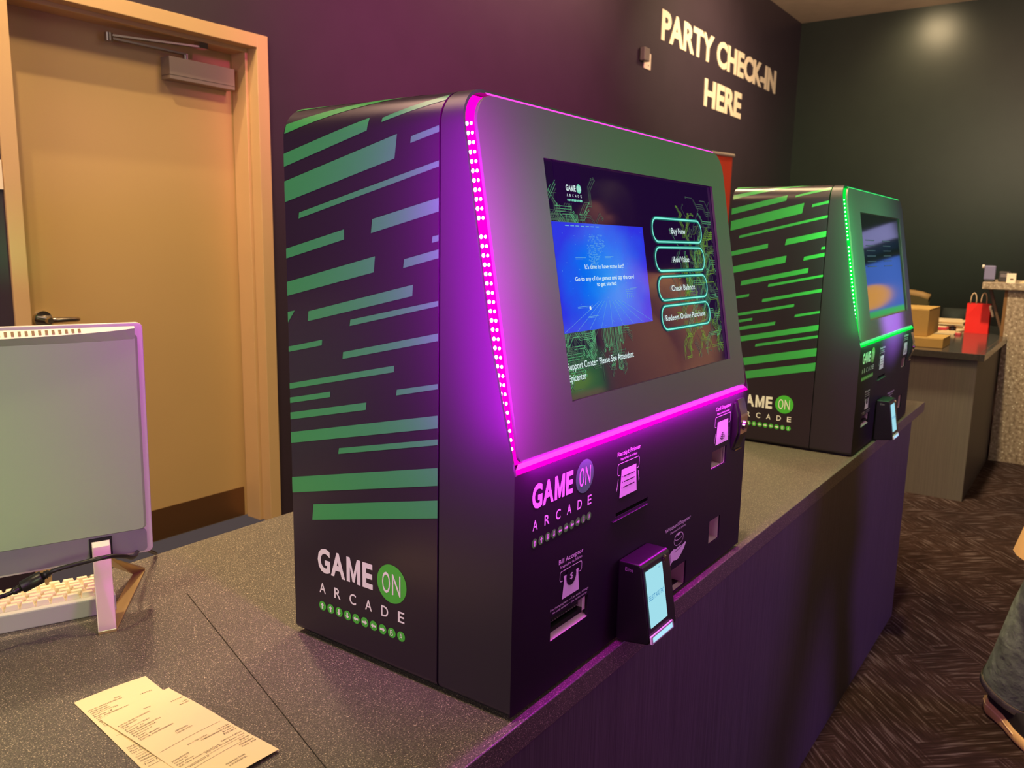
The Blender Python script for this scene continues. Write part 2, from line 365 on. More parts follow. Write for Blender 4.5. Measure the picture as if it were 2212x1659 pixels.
# ------------------------------------------------------------------ room shell
YW = 3.098; XW = 9.802; ZCEIL = 3.817; XL = -3.2; YN = -6.0
DX0, DX1, DTOP = 1.384, 2.390, 2.138      # opening between the frame's inner faces
FX0, FX1, FTOP = 1.330, 2.449, 2.193
b = MB(); b.box(XL, XW, YN, YW, -0.1, 0, M_CARPET); struct(b.build('floor'))
b = MB(); b.box(XL, XW, YN, YW, ZCEIL, ZCEIL+0.1, M_CEIL); struct(b.build('ceiling'))
b = MB()
b.box(XL, FX0+0.02, YW, YW+0.2, 0, ZCEIL, M_WALL); b.box(FX1-0.02, XW+0.2, YW, YW+0.2, 0, ZCEIL, M_WALL); b.box(FX0+0.02, FX1-0.02, YW, YW+0.2, FTOP-0.02, ZCEIL, M_WALL)
struct(b.build('wall_back'))
b = MB(); b.box(XW, XW+0.2, YN, YW, 0, ZCEIL, M_WALLR); struct(b.build('wall_right'))
b = MB(); b.box(XL-0.2, XL, YN, YW, 0, ZCEIL, M_WALL); struct(b.build('wall_left'))
b = MB(); b.box(XL, XW, YN-0.2, YN, 0, ZCEIL, M_WALL); struct(b.build('wall_front'))
# door in the back wall
dr = thing('door_1', '', 'x'); del dr['label']; del dr['category']; dr['kind'] = 'structure'
b = MB()
yf = YW-0.010; YD = 3.250; YS = 3.150; ST = 0.016
for (x0, x1, z0, z1) in ((FX0, DX0, 0, FTOP), (DX1, FX1, 0, FTOP), (DX0, DX1, DTOP, FTOP)):
    b.box(x0, x1, yf, YS, z0, z1, M_FRAME)
for (x0, x1, z0, z1) in ((FX0, DX0+ST, 0, FTOP), (DX1-ST, FX1, 0, FTOP), (DX0+ST, DX1-ST, DTOP-ST, FTOP)):
    b.box(x0, x1, YS+0.0001, YD-0.001, z0, z1, M_FRAME)
b.build('door_frame', dr, 0.002)
b = MB(); b.box(DX0+0.003, DX1-0.003, YD, YD+0.045, 0.008, DTOP-0.004, M_DOOR); b.build('door_leaf', dr, 0.002)
b = MB(); b.box(DX0+0.03, DX1-0.03, YD-0.0015, YD-0.0001, 0.012, 0.152, M_KICK); b.build('kick_plate', dr)
b = MB(); T = Matrix.Translation((1.494, YD, 1.008)); b.T = T
b.cyl((0, 0, 0), (0, -0.012, 0), 0.036, M_CHROME, 0.033, 32); b.cyl((0, -0.012, 0), (0, -0.055, 0), 0.012, M_CHROME, n=16)
b.tube([(0, -0.052, 0), (0.03, -0.056, 0), (0.07, -0.056, 0), (0.105, -0.054, -0.002), (0.115, -0.04, -0.003)], [0.011, 0.0105, 0.0095, 0.009, 0.008], M_STEEL, 12)
b.cyl((0, -0.05, 0), (0, -0.066, 0), 0.013, M_CHROME, 0.011, 16)
b.build('lever_handle', dr)
b = MB(); b.box(2.035, 2.345, YD-0.062, YD-0.0001, 1.962, 2.050, M_ALU); b.box(2.033, 2.347, YD-0.0635, YD-0.004, 1.977, 1.979, mat('closer_groove', (90, 80, 76), .5))
b.build('closer_body', dr, 0.003)
b = MB(); b.cyl((2.13, YD-0.035, 2.050), (2.13, YD-0.035, 2.074), 0.013, M_STEEL)
b.box(1.795, 2.14, YD-0.045, YD-0.028, 2.070, 2.077, M_STEEL)
b.cyl((1.800, YD-0.036, 2.062), (1.800, YD-0.036, 2.092), 0.016, M_STEEL)
b.add([(1.800, YD-0.048, 2.080), (1.800, YD-0.026, 2.080), (2.165, YD-0.078, 2.100), (2.165, YD-0.098, 2.100), (1.800, YD-0.048, 2.087), (1.800, YD-0.026, 2.087), (2.165, YD-0.078, 2.107), (2.165, YD-0.098, 2.107)],
      [(0, 1, 2, 3), (4, 7, 6, 5), (0, 3, 7, 4), (1, 5, 6, 2), (0, 4, 5, 1), (3, 2, 6, 7)], M_STEEL)
b.box(2.150, 2.190, YD-0.102, YD-0.066, 2.098, 2.1218, M_CHROME)
b.build('closer_arm', dr)

# lettering, outlet, sign plate, banner on the back wall
def plW(x, z): return (x, YW-0.004, z)
def wall_word(txt, x0, x1, z0, z1, label):
    n = MB(); vs, fs = text_geo(txt, 0.036); lo, hi = cap_h(0.036)
    ax = min(v[0] for v in vs); bx = max(v[0] for v in vs)
    sx = (x1-x0)/(bx-ax); sy = (z1-z0)/(hi-lo)
    f3 = [((x0+(v[0]-ax)*sx), z0+(v[1]-lo)*sy) for v in vs]
    n.add([(p[0], YW-0.006, p[1]) for p in f3], fs, M_SIGN)
    n.add([(p[0], YW-0.0005, p[1]) for p in f3], fs, M_SIGN)
    # side walls
    edges = {}
    for f in fs:
        for i in range(len(f)):
            e = (f[i], f[(i+1) % len(f)]); 
            if (e[1], e[0]) in edges: del edges[(e[1], e[0])]
            else: edges[e] = 1
    nv = len(f3); n.add([(p[0], YW-0.006, p[1]) for p in f3]+[(p[0], YW-0.0005, p[1]) for p in f3], [(a, c, c+nv, a+nv) for a, c in edges], M_SIGN)
    return tag(n.build('wall_lettering'), label, 'lettering')
M_SIGN = mat('cream_letters', (250, 232, 205), 0.5)
wall_word('PARTY CHECK-IN', 6.290, 9.07, 2.948, 3.178, 'large cream letters reading PARTY CHECK-IN high on the dark back wall')
wall_word('HERE', 7.203, 8.113, 2.570, 2.806, 'large cream letters reading HERE, the lower line on the dark back wall')

o = thing('wall_outlet', 'cream wall outlet with a grey plug adapter, left of the PARTY lettering', 'outlet', (6.085, YW, 2.745))
b = MB(); b.box(-0.070, 0.045, -0.006, -0.0002, -0.06, 0.06, M_SIGN); b.box(0.000, 0.012, -0.0075, -0.0061, -0.004, 0.006, M_BLACK); b.box(0.000, 0.012, -0.0075, -0.0061, -0.036, -0.028, M_BLACK); b.build('outlet_plate', o, 0.001)
b = MB(); b.box(-0.150, -0.058, -0.050, -0.0062, -0.020, 0.078, mat('adapter_grey', (120, 112, 104), 0.5)); b.build('plug_adapter', o, 0.008)

b = MB(); b.box(1.02, 1.327, YW-0.008, YW-0.0002, 1.474, 1.572, M_SIGN)
for k in range(5): b.box(1.06+0.04*k, 1.085+0.04*k, YW-0.0095, YW-0.0081, 1.51, 1.535, M_BLACK)
tag(b.build('wall_sign', None, 0.001), 'small pale wall sign cut by the left edge, left of the door frame', 'sign')

# roll-up banner (behind the near kiosk)
M_RED = mat('red_banner', (252, 88, 58), 0.6, var=0.03)
o = thing('rollup_banner', 'red roll-up banner with a pale top rail, peeking above the near kiosk', 'banner', (6.35, 2.50, 0), 0)
BAN = o

# ------------------------------------------------------------------ near counter
YE = 0.4965; YB = 1.306; XE = 3.353; XN = -0.60
ct = thing('service_counter', 'long grey speckled service counter under both kiosks', 'counter', (0, 0, 0))
b = MB(); b.box(XN, XE, YE, YB, CZ-0.036, CZ, M_COUNTER)
SL = b.build('countertop', ct, 0.0015, 2)
b = MB()
for (p, q) in (((0.700, 1.118), (0.497, 0.497)),):
    d = Vector((q[0]-p[0], q[1]-p[1])).normalized(); nn = Vector((-d.y, d.x))*0.0006
    b.add([(p[0]+nn.x, p[1]+nn.y, CZ+0.0003), (p[0]-nn.x, p[1]-nn.y, CZ+0.0003), (q[0]-nn.x, q[1]-nn.y, CZ+0.0003), (q[0]+nn.x, q[1]+nn.y, CZ+0.0003)], [(0, 1, 2, 3)], M_BLACK)
b.build('countertop_seam', ct)
b = MB(); b.box(XN+0.02, 3.155, 0.503, 0.523, 0.0, CZ-0.0362, M_PANEL); b.build('front_panel', ct)
b = MB(); b.box(3.120, 3.152, 0.5235, 1.24, 0.0, CZ-0.0362, M_PANEL); b.build('end_panel', ct)
b = MB(); b.box(XN+0.02, 3.119, 1.20, 1.22, 0.0, CZ-0.0362, M_PANEL); b.build('back_panel', ct)

# ------------------------------------------------------------------ kiosks
KW, KD, KH, KR = 0.735, 0.376, 0.722, 0.042
SEAM = 0.111
def kprof():
    """outline of the body section (x, z) from bottom left over the top to bottom right"""
    p = [(0.0, 0.012)]
    p = []
    for i in range(5): t = PI*1.5-PI/2*i/4; p.append((0.010+0.010*math.cos(t), 0.015+0.010*math.sin(t)))
    p.append((0, 0.298)); p.append((0, 0.45)); p.append((0, 0.60))
    for i in range(11): t = PI-PI/2*i/10; p.append((KR+KR*math.cos(t), KH-KR+KR*math.sin(t)))
    m = [(KW-x, z) for x, z in p]
    return p+m[::-1]
KP = kprof()
def yfront(z):
    return 0.0 if z <= 0.298 else 0.012+(z-0.298)*0.171
def bez_y(z): return 0.0023+(z-0.310)*0.178
def plF(u, z): return (u, -0.0004, z)
def plS(y, s, off=0.0004):
    """side wrap: y depth, s arc length up the left side and over the rounded edge"""
    if s <= KH-KR: return (-off, y, s)
    a = (s-(KH-KR))/KR
    if a > PI/2: return (KR+(a-PI/2)*KR, y, KH+off)
    return (KR-(KR+off)*math.cos(a), y, KH-KR+(KR+off)*math.sin(a))
def plSO(X, Z): return plS(X, Z)
STR = [[(.881, .7235), (.881, .740), (.60, .790), (.60, .770)],
 [(.881, .6985), (.7560, .7280), (.660, .7520), (.660, .7440), (.7505, .7180), (.881, .6860)],
 [(.883, .6613), (.7292, .6966), (.7315, .6814), (.883, .6449)],
 [(.883, .6265), (.6827, .6747), (.6867, .6474), (.883, .6001)],
 [(.7078, .6948), (.619, .7215), (.619, .7115), (.7085, .6896)],
 [(.6608, .6709), (.619, .6804), (.619, .6734), (.662, .6634)],
 [(.8556, .5868), (.619, .6426), (.619, .636), (.8568, .5791)],
 [(.7237, .5784), (.619, .602), (.619, .5868), (.7262, .5617)],
 [(.883, .5402), (.7727, .566), (.7729, .5536), (.883, .5274)],
 [(.628, .559), (.619, .5608), (.619, .554), (.6291, .5518)],
 [(.6719, .5321), (.619, .5447), (.619, .5348), (.6736, .5217)],
 [(.883, .4966), (.7196, .5344), (.7219, .5151), (.883, .4783)],
 [(.8415, .4604), (.6579, .5031), (.6591, .4897), (.8434, .4472)],
 [(.883, .4569), (.8688, .4597), (.883, .4426)],
 [(.7636, .4547), (.619, .4864), (.619, .4803), (.765, .4467)],
 [(.883, .4103), (.8163, .4251), (.8173, .4177), (.883, .4031)],
 [(.7776, .4125), (.619, .4489), (.619, .4401), (.7788, .4036)],
 [(.883, .3601), (.6887, .4042), (.6892, .3962), (.883, .3524)],
 [(.6845, .375), (.619, .3897), (.619, .3835), (.6857, .3677)],
 [(.883, .3405), (.8025, .3584), (.8032, .3511), (.883, .3329)],
 [(.883, .3198), (.7368, .3525), (.7381, .3428), (.883, .3101)],
 [(.883, .2922), (.619, .352), (.619, .3368), (.883, .2771)],
 [(.7881, .2852), (.619, .3235), (.619, .3164), (.7896, .2772)],
 [(.883, .2287), (.619, .2885), (.619, .2666), (.883, .2066)],
 [(.840, .1983), (.619, .2484), (.619, .2262), (.8432, .1756)]]
def wrap_poly(mb, pts, m):
    """triangulate + subdivide a polygon in (y,s) so that it follows the rounded edge"""
    bm = bmesh.new(); vs = [bm.verts.new((p[0], p[1], 0)) for p in pts]; bm.faces.new(vs)
    smin = min(p[1] for p in pts); smax = max(p[1] for p in pts)
    lines = [KH-KR+KR*PI/2*k/10 for k in range(0, 11)]
    for s in lines:
        if smin < s < smax:
            bmesh.ops.bisect_plane(bm, geom=bm.verts[:]+bm.edges[:]+bm.faces[:], plane_co=(0, s, 0), plane_no=(0, 1, 0), dist=1e-6)
    bm.verts.index_update()
    mb.add([plS(v.co.x-0.507, v.co.y) for v in bm.verts], [tuple(v.index for v in f.verts) for f in bm.faces], m, smax > KH-KR)
    bm.free()
ARROW = [(0, 1), (-.75, .15), (-.3, .15), (-.3, -.95), (.3, -.95), (.3, .15), (.75, .15)]
def logo(mb, pl, k, ink, green, grn2, detail=True, dotink=None):
    """pl(x,z) maps logo space (metres, GAME left/baseline at 0) to 3D, k = scale; pl takes a layer number"""
    P = lambda L: (lambda x, z: pl(x*k, z*k, L))
    xs = [(0, .0245), (.0260, .0535), (.0565, .0825), (.0865, .105)]
    for ch, (a, c) in zip('GAME', xs):
        if ch != 'M': mb.text(ch, a, c, 0, .0345, P(1), ink, 0.035); continue
        w_ = c-a; H_ = .0345; t_ = w_*.24; m_ = (a+c)/2
        mb.poly([(a, 0), (a+t_, 0), (a+t_, H_), (a, H_)], P(1), ink); mb.poly([(c-t_, 0), (c, 0), (c, H_), (c-t_, H_)], P(1), ink)
        mb.poly([(a+t_, H_), (a+t_, H_*.62), (m_-t_*.32, 0.0015), (m_, 0.0015), (m_, H_*.36)], P(1), ink)
        mb.poly([(c-t_, H_), (m_, H_*.36), (m_, 0.0015), (m_+t_*.32, 0.0015), (c-t_, H_*.62)], P(1), ink)
    mb.disc(.1388, .0175, .0257, .0257, P(1), green, 40)
    mb.text('O', .1225, .1365, .0035, .028, P(2), ink, 0.0)
    mb.text('N', .1400, .1545, .0035, .028, P(2), ink, 0.0)
    n = 6; x0, x1 = .0024, .162; wd = .0125
    for i, ch in enumerate('ARCADE'):
        a = x0+(x1-x0-wd)*i/5; mb.text(ch, a, a+wd*(0.9 if ch == 'E' else 1), -.0305, .0148, P(1), ink, 0.012)
    for i in range(10):
        cx = .008+(.155-.008)*i/9; mb.disc(cx, -.049, .0068, .0068, P(1), dotink or grn2, 20)
        if not detail: continue
        if i < 8:
            ang = [0, 0, PI, PI, PI/2, -PI/2, PI/2, -PI/2][i]; ca, sa = math.cos(ang), math.sin(ang)
            mb.poly([(cx+.0046*(x*ca-z*sa), -.049+.0046*(x*sa+z*ca)) for x, z in ARROW], P(2), ink)
        else: mb.text('BA'[i-8], cx-.0025, cx+.0025, -.053, .008, P(2), ink, -0.005)

def icon_slot(mb, u0, u1, z0, z1):  # slot outline with open bottom centre
    r = 0.003; mid = (u0+u1)/2
    pts = [(u0+0.007, z0)]+[(u0+r, z0), (u0+r*.3, z0+r*.3), (u0, z0+r), (u0, z1-r), (u0+r*.3, z1-r*.3), (u0+r, z1), (u1-r, z1), (u1-r*.3, z1-r*.3), (u1, z1-r), (u1, z0+r), (u1-r*.3, z0+r*.3), (u1-r, z0), (u1-0.007, z0)]
    mb.ring(pts, 0.0009, plF, M_WHITEINK, closed=False)
def icon_arrow(mb, u, z1, z0, lean=0.0):
    mb.ring([(u, z1), (u+lean, z0+0.003)], 0.0012, plF, M_WHITEINK, closed=False)
    mb.poly([(u+lean-0.0016, z0+0.0045), (u+lean, z0), (u+lean+0.0016, z0+0.0045)], plF, M_WHITEINK)
def plF2(u, z): return (u, -0.0008, z)
def plF3(u, z): return (u, -0.0012, z)

HOLES = [(0.083, 0.174, 0.0685, 0.1000), (0.577, 0.6430, 0.1805, 0.2120), (0.5855, 0.6340, 0.0450, 0.0875), (0.420, 0.4940, 0.0060, 0.0470), (0.241, 0.338, 0.1870, 0.1925)]
def front_panel(k):
    mb = MB()
    xs = sorted({0.0, KW} | {h[0] for h in HOLES} | {h[1] for h in HOLES}); zs = sorted({0.006, 0.298} | {h[2] for h in HOLES} | {h[3] for h in HOLES})
    for i in range(len(xs)-1):
        for j in range(len(zs)-1):
            cx = (xs[i]+xs[i+1])/2; cz = (zs[j]+zs[j+1])/2
            if any(h[0] < cx < h[1] and h[2] < cz < h[3] for h in HOLES): continue
            a, c, d, e = xs[i], xs[i+1], zs[j], zs[j+1]
            mb.add([(a, 0, d), (c, 0, d), (c, 0, e), (a, 0, e)], [(0, 1, 2, 3)], M_FRONT)
    for h in HOLES:
        a, c, d, e = h
        q = [(a, d), (c, d), (c, e), (a, e)]
        for i in range(4):
            p0, p1 = q[i], q[(i+1) % 4]; mb.add([(p0[0], 0, p0[1]), (p1[0], 0, p1[1]), (p1[0], 0.003, p1[1]), (p0[0], 0.003, p0[1])], [(0, 1, 2, 3)], M_FRONT)
    # top ledge at z .298
    mb.add([(0, 0, .298), (KW, 0, .298), (KW, 0.03, .298), (0, 0.03, .298)], [(0, 1, 2, 3)], M_FRONT)
    # printing
    logo(mb, lambda x, z, L: (0.0355+x, -0.0004*L, 0.2502+z), 0.85, M_WHITEINK, M_GREENINK, M_DOTINK)
    T = lambda s, a, c, z, h, bold=0.0: mb.text(s, a, c, z, h, plF, M_WHITEINK, bold)
    T('Receipt Printer', .2393, .3068, .2722, .0060, .004); T('Impresora de recibos', .2485, .2967, .2655, .0036)
    icon_slot(mb, .2415, .3042, .2451, .2612)
    mb.poly([(.2515, .2519), (.2948, .2519), (.2950, .245), (.2995, .2124), (.2484, .2124), (.2512, .245)], plF2, M_WHITEINK)
    for k_ in range(3):
        z = .2415-.0078*k_; mb.poly([(.2590-.0006*k_, z-.0008), (.2905, z-.0008), (.2905, z+.0008), (.2590-.0006*k_, z+.0008)], plF3, M_BLACK)
        mb.disc(.2553-.0008*k_, z, .0011, .0011, plF3, M_BLACK, 10)
    icon_arrow(mb, .3025, .2404, .2241, .0032); icon_arrow(mb, .2436, .2400, .2233, -.003)
    T('Bill Acceptor', .0977, .1563, .1640, .0060, .006); T('Aceptador de billetes', .1004, .1536, .1576, .0036)
    icon_slot(mb, .1011, .1535, .1402, .1532)
    mb.poly([(.1093, .1458), (.1451, .1458), (.1445, .140), (.1477, .1160), (.1067, .1160), (.1105, .140)], plF2, M_WHITEINK)
    mb.disc(.1272, .1415, .0118, .0125, plF3, M_FRONT, 24)
    mb.text('$', .1235, .1309, .1375, .0080, lambda u, z: (u, -0.0016, z), M_WHITEINK, 0.0)
    T('No change given \u2014 Use exact change', .0812, .1727, .1084, .0031); T('No se da cambio \u2014 Use cambio exacto', .0860, .1690, .1035, .0027)
    T('Wristband Dispenser', .4052, .5010, .1168, .0062, .002); T('Dispensador de pulseras', .4250, .4830, .1098, .0034)
    mb.ring([(.4568+.0150*math.cos(2*PI*i/24), .0985+.0058*math.sin(2*PI*i/24)) for i in range(24)], .0009, plF, M_WHITEINK)
    mb.ring([(.4568+.0178*math.cos(2*PI*i/28), .0940+.0098*math.sin(2*PI*i/28)) for i in range(28)], .0009, plF2, M_WHITEINK)
    mb.poly([(.452, .1005), (.462, .1005), (.462, .1025), (.452, .1025)], plF, M_WHITEINK)
    hand = [(.4224, .0770), (.4240, .0800), (.4330, .0840), (.4400, .0855), (.4480, .0830), (.4600, .0850), (.4690, .0835), (.4740, .0835), (.4841, .0858), (.4870, .0835), (.4800, .0760), (.4700, .0690), (.4600, .0640), (.4500, .0640), (.4400, .0660), (.4350, .0640), (.4279, .0583)]
    hand = [(u, z-.004) for u, z in hand]
    mb.poly(hand, plF, M_WHITEINK)
    mb.ring([(.4440, .0745), (.4540, .0760), (.4620, .0770), (.4700, .0790)], .0009, plF2, M_FRONT, False)
    mb.ring([(.4262, .0765), (.4300, .0620)], .0010, plF2, M_FRONT, False)
    T('Card Dispenser', .5828, .6515, .2812, .0062, .002); T('Dispensador de tarjetas', .5890, .6450, .2738, .0032)
    icon_slot(mb, .5820, .6515, .2530, .2702)
    mb.poly([(.5924, .2609), (.6399, .2609), (.6402, .253), (.6457, .2215), (.5885, .2215), (.5920, .253)], plF2, M_WHITEINK)
    for i, r in enumerate((.004, .0075, .011, .0145)):
        mb.ring([(.6173+r*math.sin(t)*1.0, .2425-r*math.cos(t)) for t in [(-.8+1.6*j/8) for j in range(9)]], .0016, plF3, M_FRONT, False)
    icon_arrow(mb, .6480, .2435, .2270, .002); icon_arrow(mb, .5880, .2420, .2240, -.004)
    return mb.build('front_panel', k)

def trace_set(mb, rng, starts, box, n_seg, mats, pl, wd):
    """bundles of parallel circuit traces with 45 degree bends and ring ends"""
    x0, x1, y0, y1 = box
    for (sx, sy, d) in starts:
        base = [(sx, sy)]; ang = d; angs = []
        for _ in range(rng.randint(*n_seg)):
            L = rng.uniform(.03, .09); base.append((base[-1][0]+L*math.cos(ang*PI/4), base[-1][1]+L*math.sin(ang*PI/4))); angs.append(ang)
            ang = d+rng.choice((-1, 0, 1))
        nb = rng.choice((1, 2, 3, 3, 4)); m = rng.choice(mats); px, py = -math.sin(d*PI/4)*.0115, math.cos(d*PI/4)*.0115
        for q in range(nb):
            cut = rng.uniform(.3, 1.0); pts = []
            for i, (x, y) in enumerate(base):
                if i == len(base)-1: x = base[i-1][0]+(x-base[i-1][0])*cut; y = base[i-1][1]+(y-base[i-1][1])*cut
                X, Y = x+px*q, y+py*q
                if not (x0 <= X <= x1 and y0 <= Y <= y1): break
                pts.append((X, Y))
            if len(pts) < 2: continue
            mb.ring(pts, wd*rng.choice((1, 1, 1.5)), pl, m, False)
            if len(pts) == len(base):
                ex, ey = pts[-1]
                if x0+.008 < ex < x1-.008: mb.ring([(ex+.0048*math.cos(2*PI*i/8), ey+.0048*math.sin(2*PI*i/8)) for i in range(8)], wd, pl, m)

def display(k, on):
    """a in 0..1 across, b in 0..1 down; content is printed light"""
    def D(L):
        off = 0.0063-0.00022*L
        return lambda x, y: (0.137+x*0.2949*1.0, off+(0.6562-0.2949*y-0.310)*0.178, 0.6562-0.2949*y)   # x in heights
    A = 0.527/0.2949
    def DA(L): f = D(L); return lambda a, bb: f(a*A, bb)
    mb = MB()
    gl = M_GLASS if on else M_GLASSOFF
    mb.poly([(-.01, -.01), (1.01, -.01), (1.01, 1.01), (-.01, 1.01)], DA(-3), gl)
    if on:
        rng = random.Random(4)
        starts = [(0.0, .10+.018*i, rng.choice((0, 1, 1, 7))) for i in range(18)]+[(.08+.02*i, .22, rng.choice((1, 2, 0))) for i in range(12)]+[(rng.uniform(.02, .3), rng.uniform(.14, .30), rng.choice((0, 1, 2, 7))) for _ in range(18)]
        trace_set(mb, rng, starts, (0, .52, .05, .33), (2, 4), (E_TR1, E_TR1, E_TR2), D(0), .0017)
        starts = [(0.0, .70+.016*i, rng.choice((0, 1, 7))) for i in range(19)]+[(.02+.028*i, .70, rng.choice((2, 2, 1, 3))) for i in range(20)]+[(rng.uniform(.05, .55), rng.uniform(.72, .86), rng.choice((0, 1, 2, 6))) for _ in range(18)]
        trace_set(mb, rng, starts, (0, .62, .68, .99), (2, 4), (E_TR1, E_TR2, E_TR1), D(0), .0018)
        for i in range(16): trace_set(mb, rng, [(0.002, .25+.03*i, rng.choice((1, 2, 3)))], (0, .025, .2, .75), (2, 3), (E_TR2, E_TR3, E_TR1), D(0), .0024)
        starts = [(A*.975, .05+.021*i, rng.choice((3, 4, 5, 2))) for i in range(42)]+[(rng.uniform(1.25, 1.68), rng.uniform(.22, .88), rng.choice((1, 2, 3, 6, 7))) for _ in range(60)]
        trace_set(mb, rng, starts, (1.14, A*.975, .08, .95), (3, 6), (E_TR1, E_TR1, E_TR3, E_TR3, E_TR2), D(0), .0017)
        # logo
        kk = .0377/.1643/0.2949
        mb.poly([(0.05, -.0), (.17, 0), (.17, .175), (0.05, .175)], DA(.5), mat('screen_dark_violet', (4, 2, 8), 0.06, emit=(0.014, 0.002, 0.032)))
        logo(mb, lambda x, z, L: D(1+L*.5)(.0945*A+x, .1225-z), kk, E_TXT, E_MINT, E_MINT, False)
        # blue video panel
        mb.poly([(.011, .256), (.477, .258), (.477, .720), (.011, .720)], DA(2), E_BLUE)
        f3 = DA(3)
        for i in range(9):
            x = .244; t = (i-4)*.055; mb.ring([(x+t*.25, .60), (x+t*1.05, .717)], .0012, f3, E_CYAN, False)
        for i in range(7): mb.poly([(.07+.024*i, .268), (.087+.024*i, .268), (.087+.024*i, .272), (.07+.024*i, .272)], f3, E_CYAN)
        for i in range(34):
            y = .305+.0045*i; hw = .045*(1-abs(i-10)/30.0); x = .205+(-.004*i if i > 12 else 0)*.2
            for j in range(6):
                a = x+rng.uniform(-hw, hw); wd_ = rng.uniform(.003, .012); mb.poly([(a, y), (a+wd_, y), (a+wd_, y+.0014), (a, y+.0014)], f3, E_CYAN)
        for _ in range(70):
            a = rng.uniform(.02, .46); y = rng.uniform(.28, .71); mb.poly([(a, y), (a+.0018, y), (a+.0018, y+.002), (a, y+.002)], f3, E_CYAN)
        for (a, y, wd_) in ((.10, .405, .05), (.245, .40, .045), (.085, .615, .07), (.13, .66, .05), (.36, .55, .04)):
            mb.poly([(a, y), (a+wd_, y), (a+wd_, y+.002), (a, y+.002)], f3, E_CYAN); mb.poly([(a, y+.006), (a+wd_*.7, y+.006), (a+wd_*.7, y+.0075), (a, y+.0075)], f3, E_CYAN)
        for i in range(4):
            for j in range(5): mb.poly([(.34+.011*i, .555+.009*j), (.345+.011*i, .555+.009*j), (.345+.011*i, .558+.009*j), (.34+.011*i, .558+.009*j)], f3, E_CYAN)
        mb.disc(.143*A, .625, .008, .009, D(3), E_WHITE, 14)
        def TX(s, a0, a1, bb, h, m=E_TXT, L=4, bold=0.010):
            f = DA(L); mb.text(s, a0, a1, 0, h, lambda a, z: f(a, bb-z), m, bold)
        TX("It's time to have some fun!!", .139, .341, .455, .020); TX('Go to any of the games and tap the card', .087, .391, .506, .019); TX('to get started', .188, .289, .532, .019)
        # buttons
        for i, (s, a0, a1) in enumerate((('Buy New', .662, .762), ('Add Value', .652, .768), ('Check Balance', .621, .789), ('Redeem Online Purchase', .560, .846))):
            t0 = .207+.149*i; x0, x1 = .538*A, .886*A; y0, y1 = t0, t0+.120
            rr = rrect(x0, x1, y0, y1, .056, 8)
            mb.poly(rr, D(1.2), E_BTN) if i < 0 else None
            mb.ring(rr, .018, D(2), E_TEALD); mb.ring(rr, .0075, D(3), E_TEAL)
            TX(s, a0, a1, t0+.0755, .030 if i < 3 else .029, bold=0.010)
        TX('Support Center: Please See Attendant', .006, .340, .873, .029); TX('Epicenter', .007, .085, .922, .029)
    else:
        f = DA(1); rng = random.Random(9)
        for i in range(12):
            y = .25+.05*(i//2); a = .1+.4*(i % 2); mb.poly([(a, y), (a+.2, y), (a+.2, y+.008), (a, y+.008)], f, mat('screen_dim_line', (3, 3, 3), .3, emit=(.03, .06, .055)))
    return mb.build('touch_display', k)

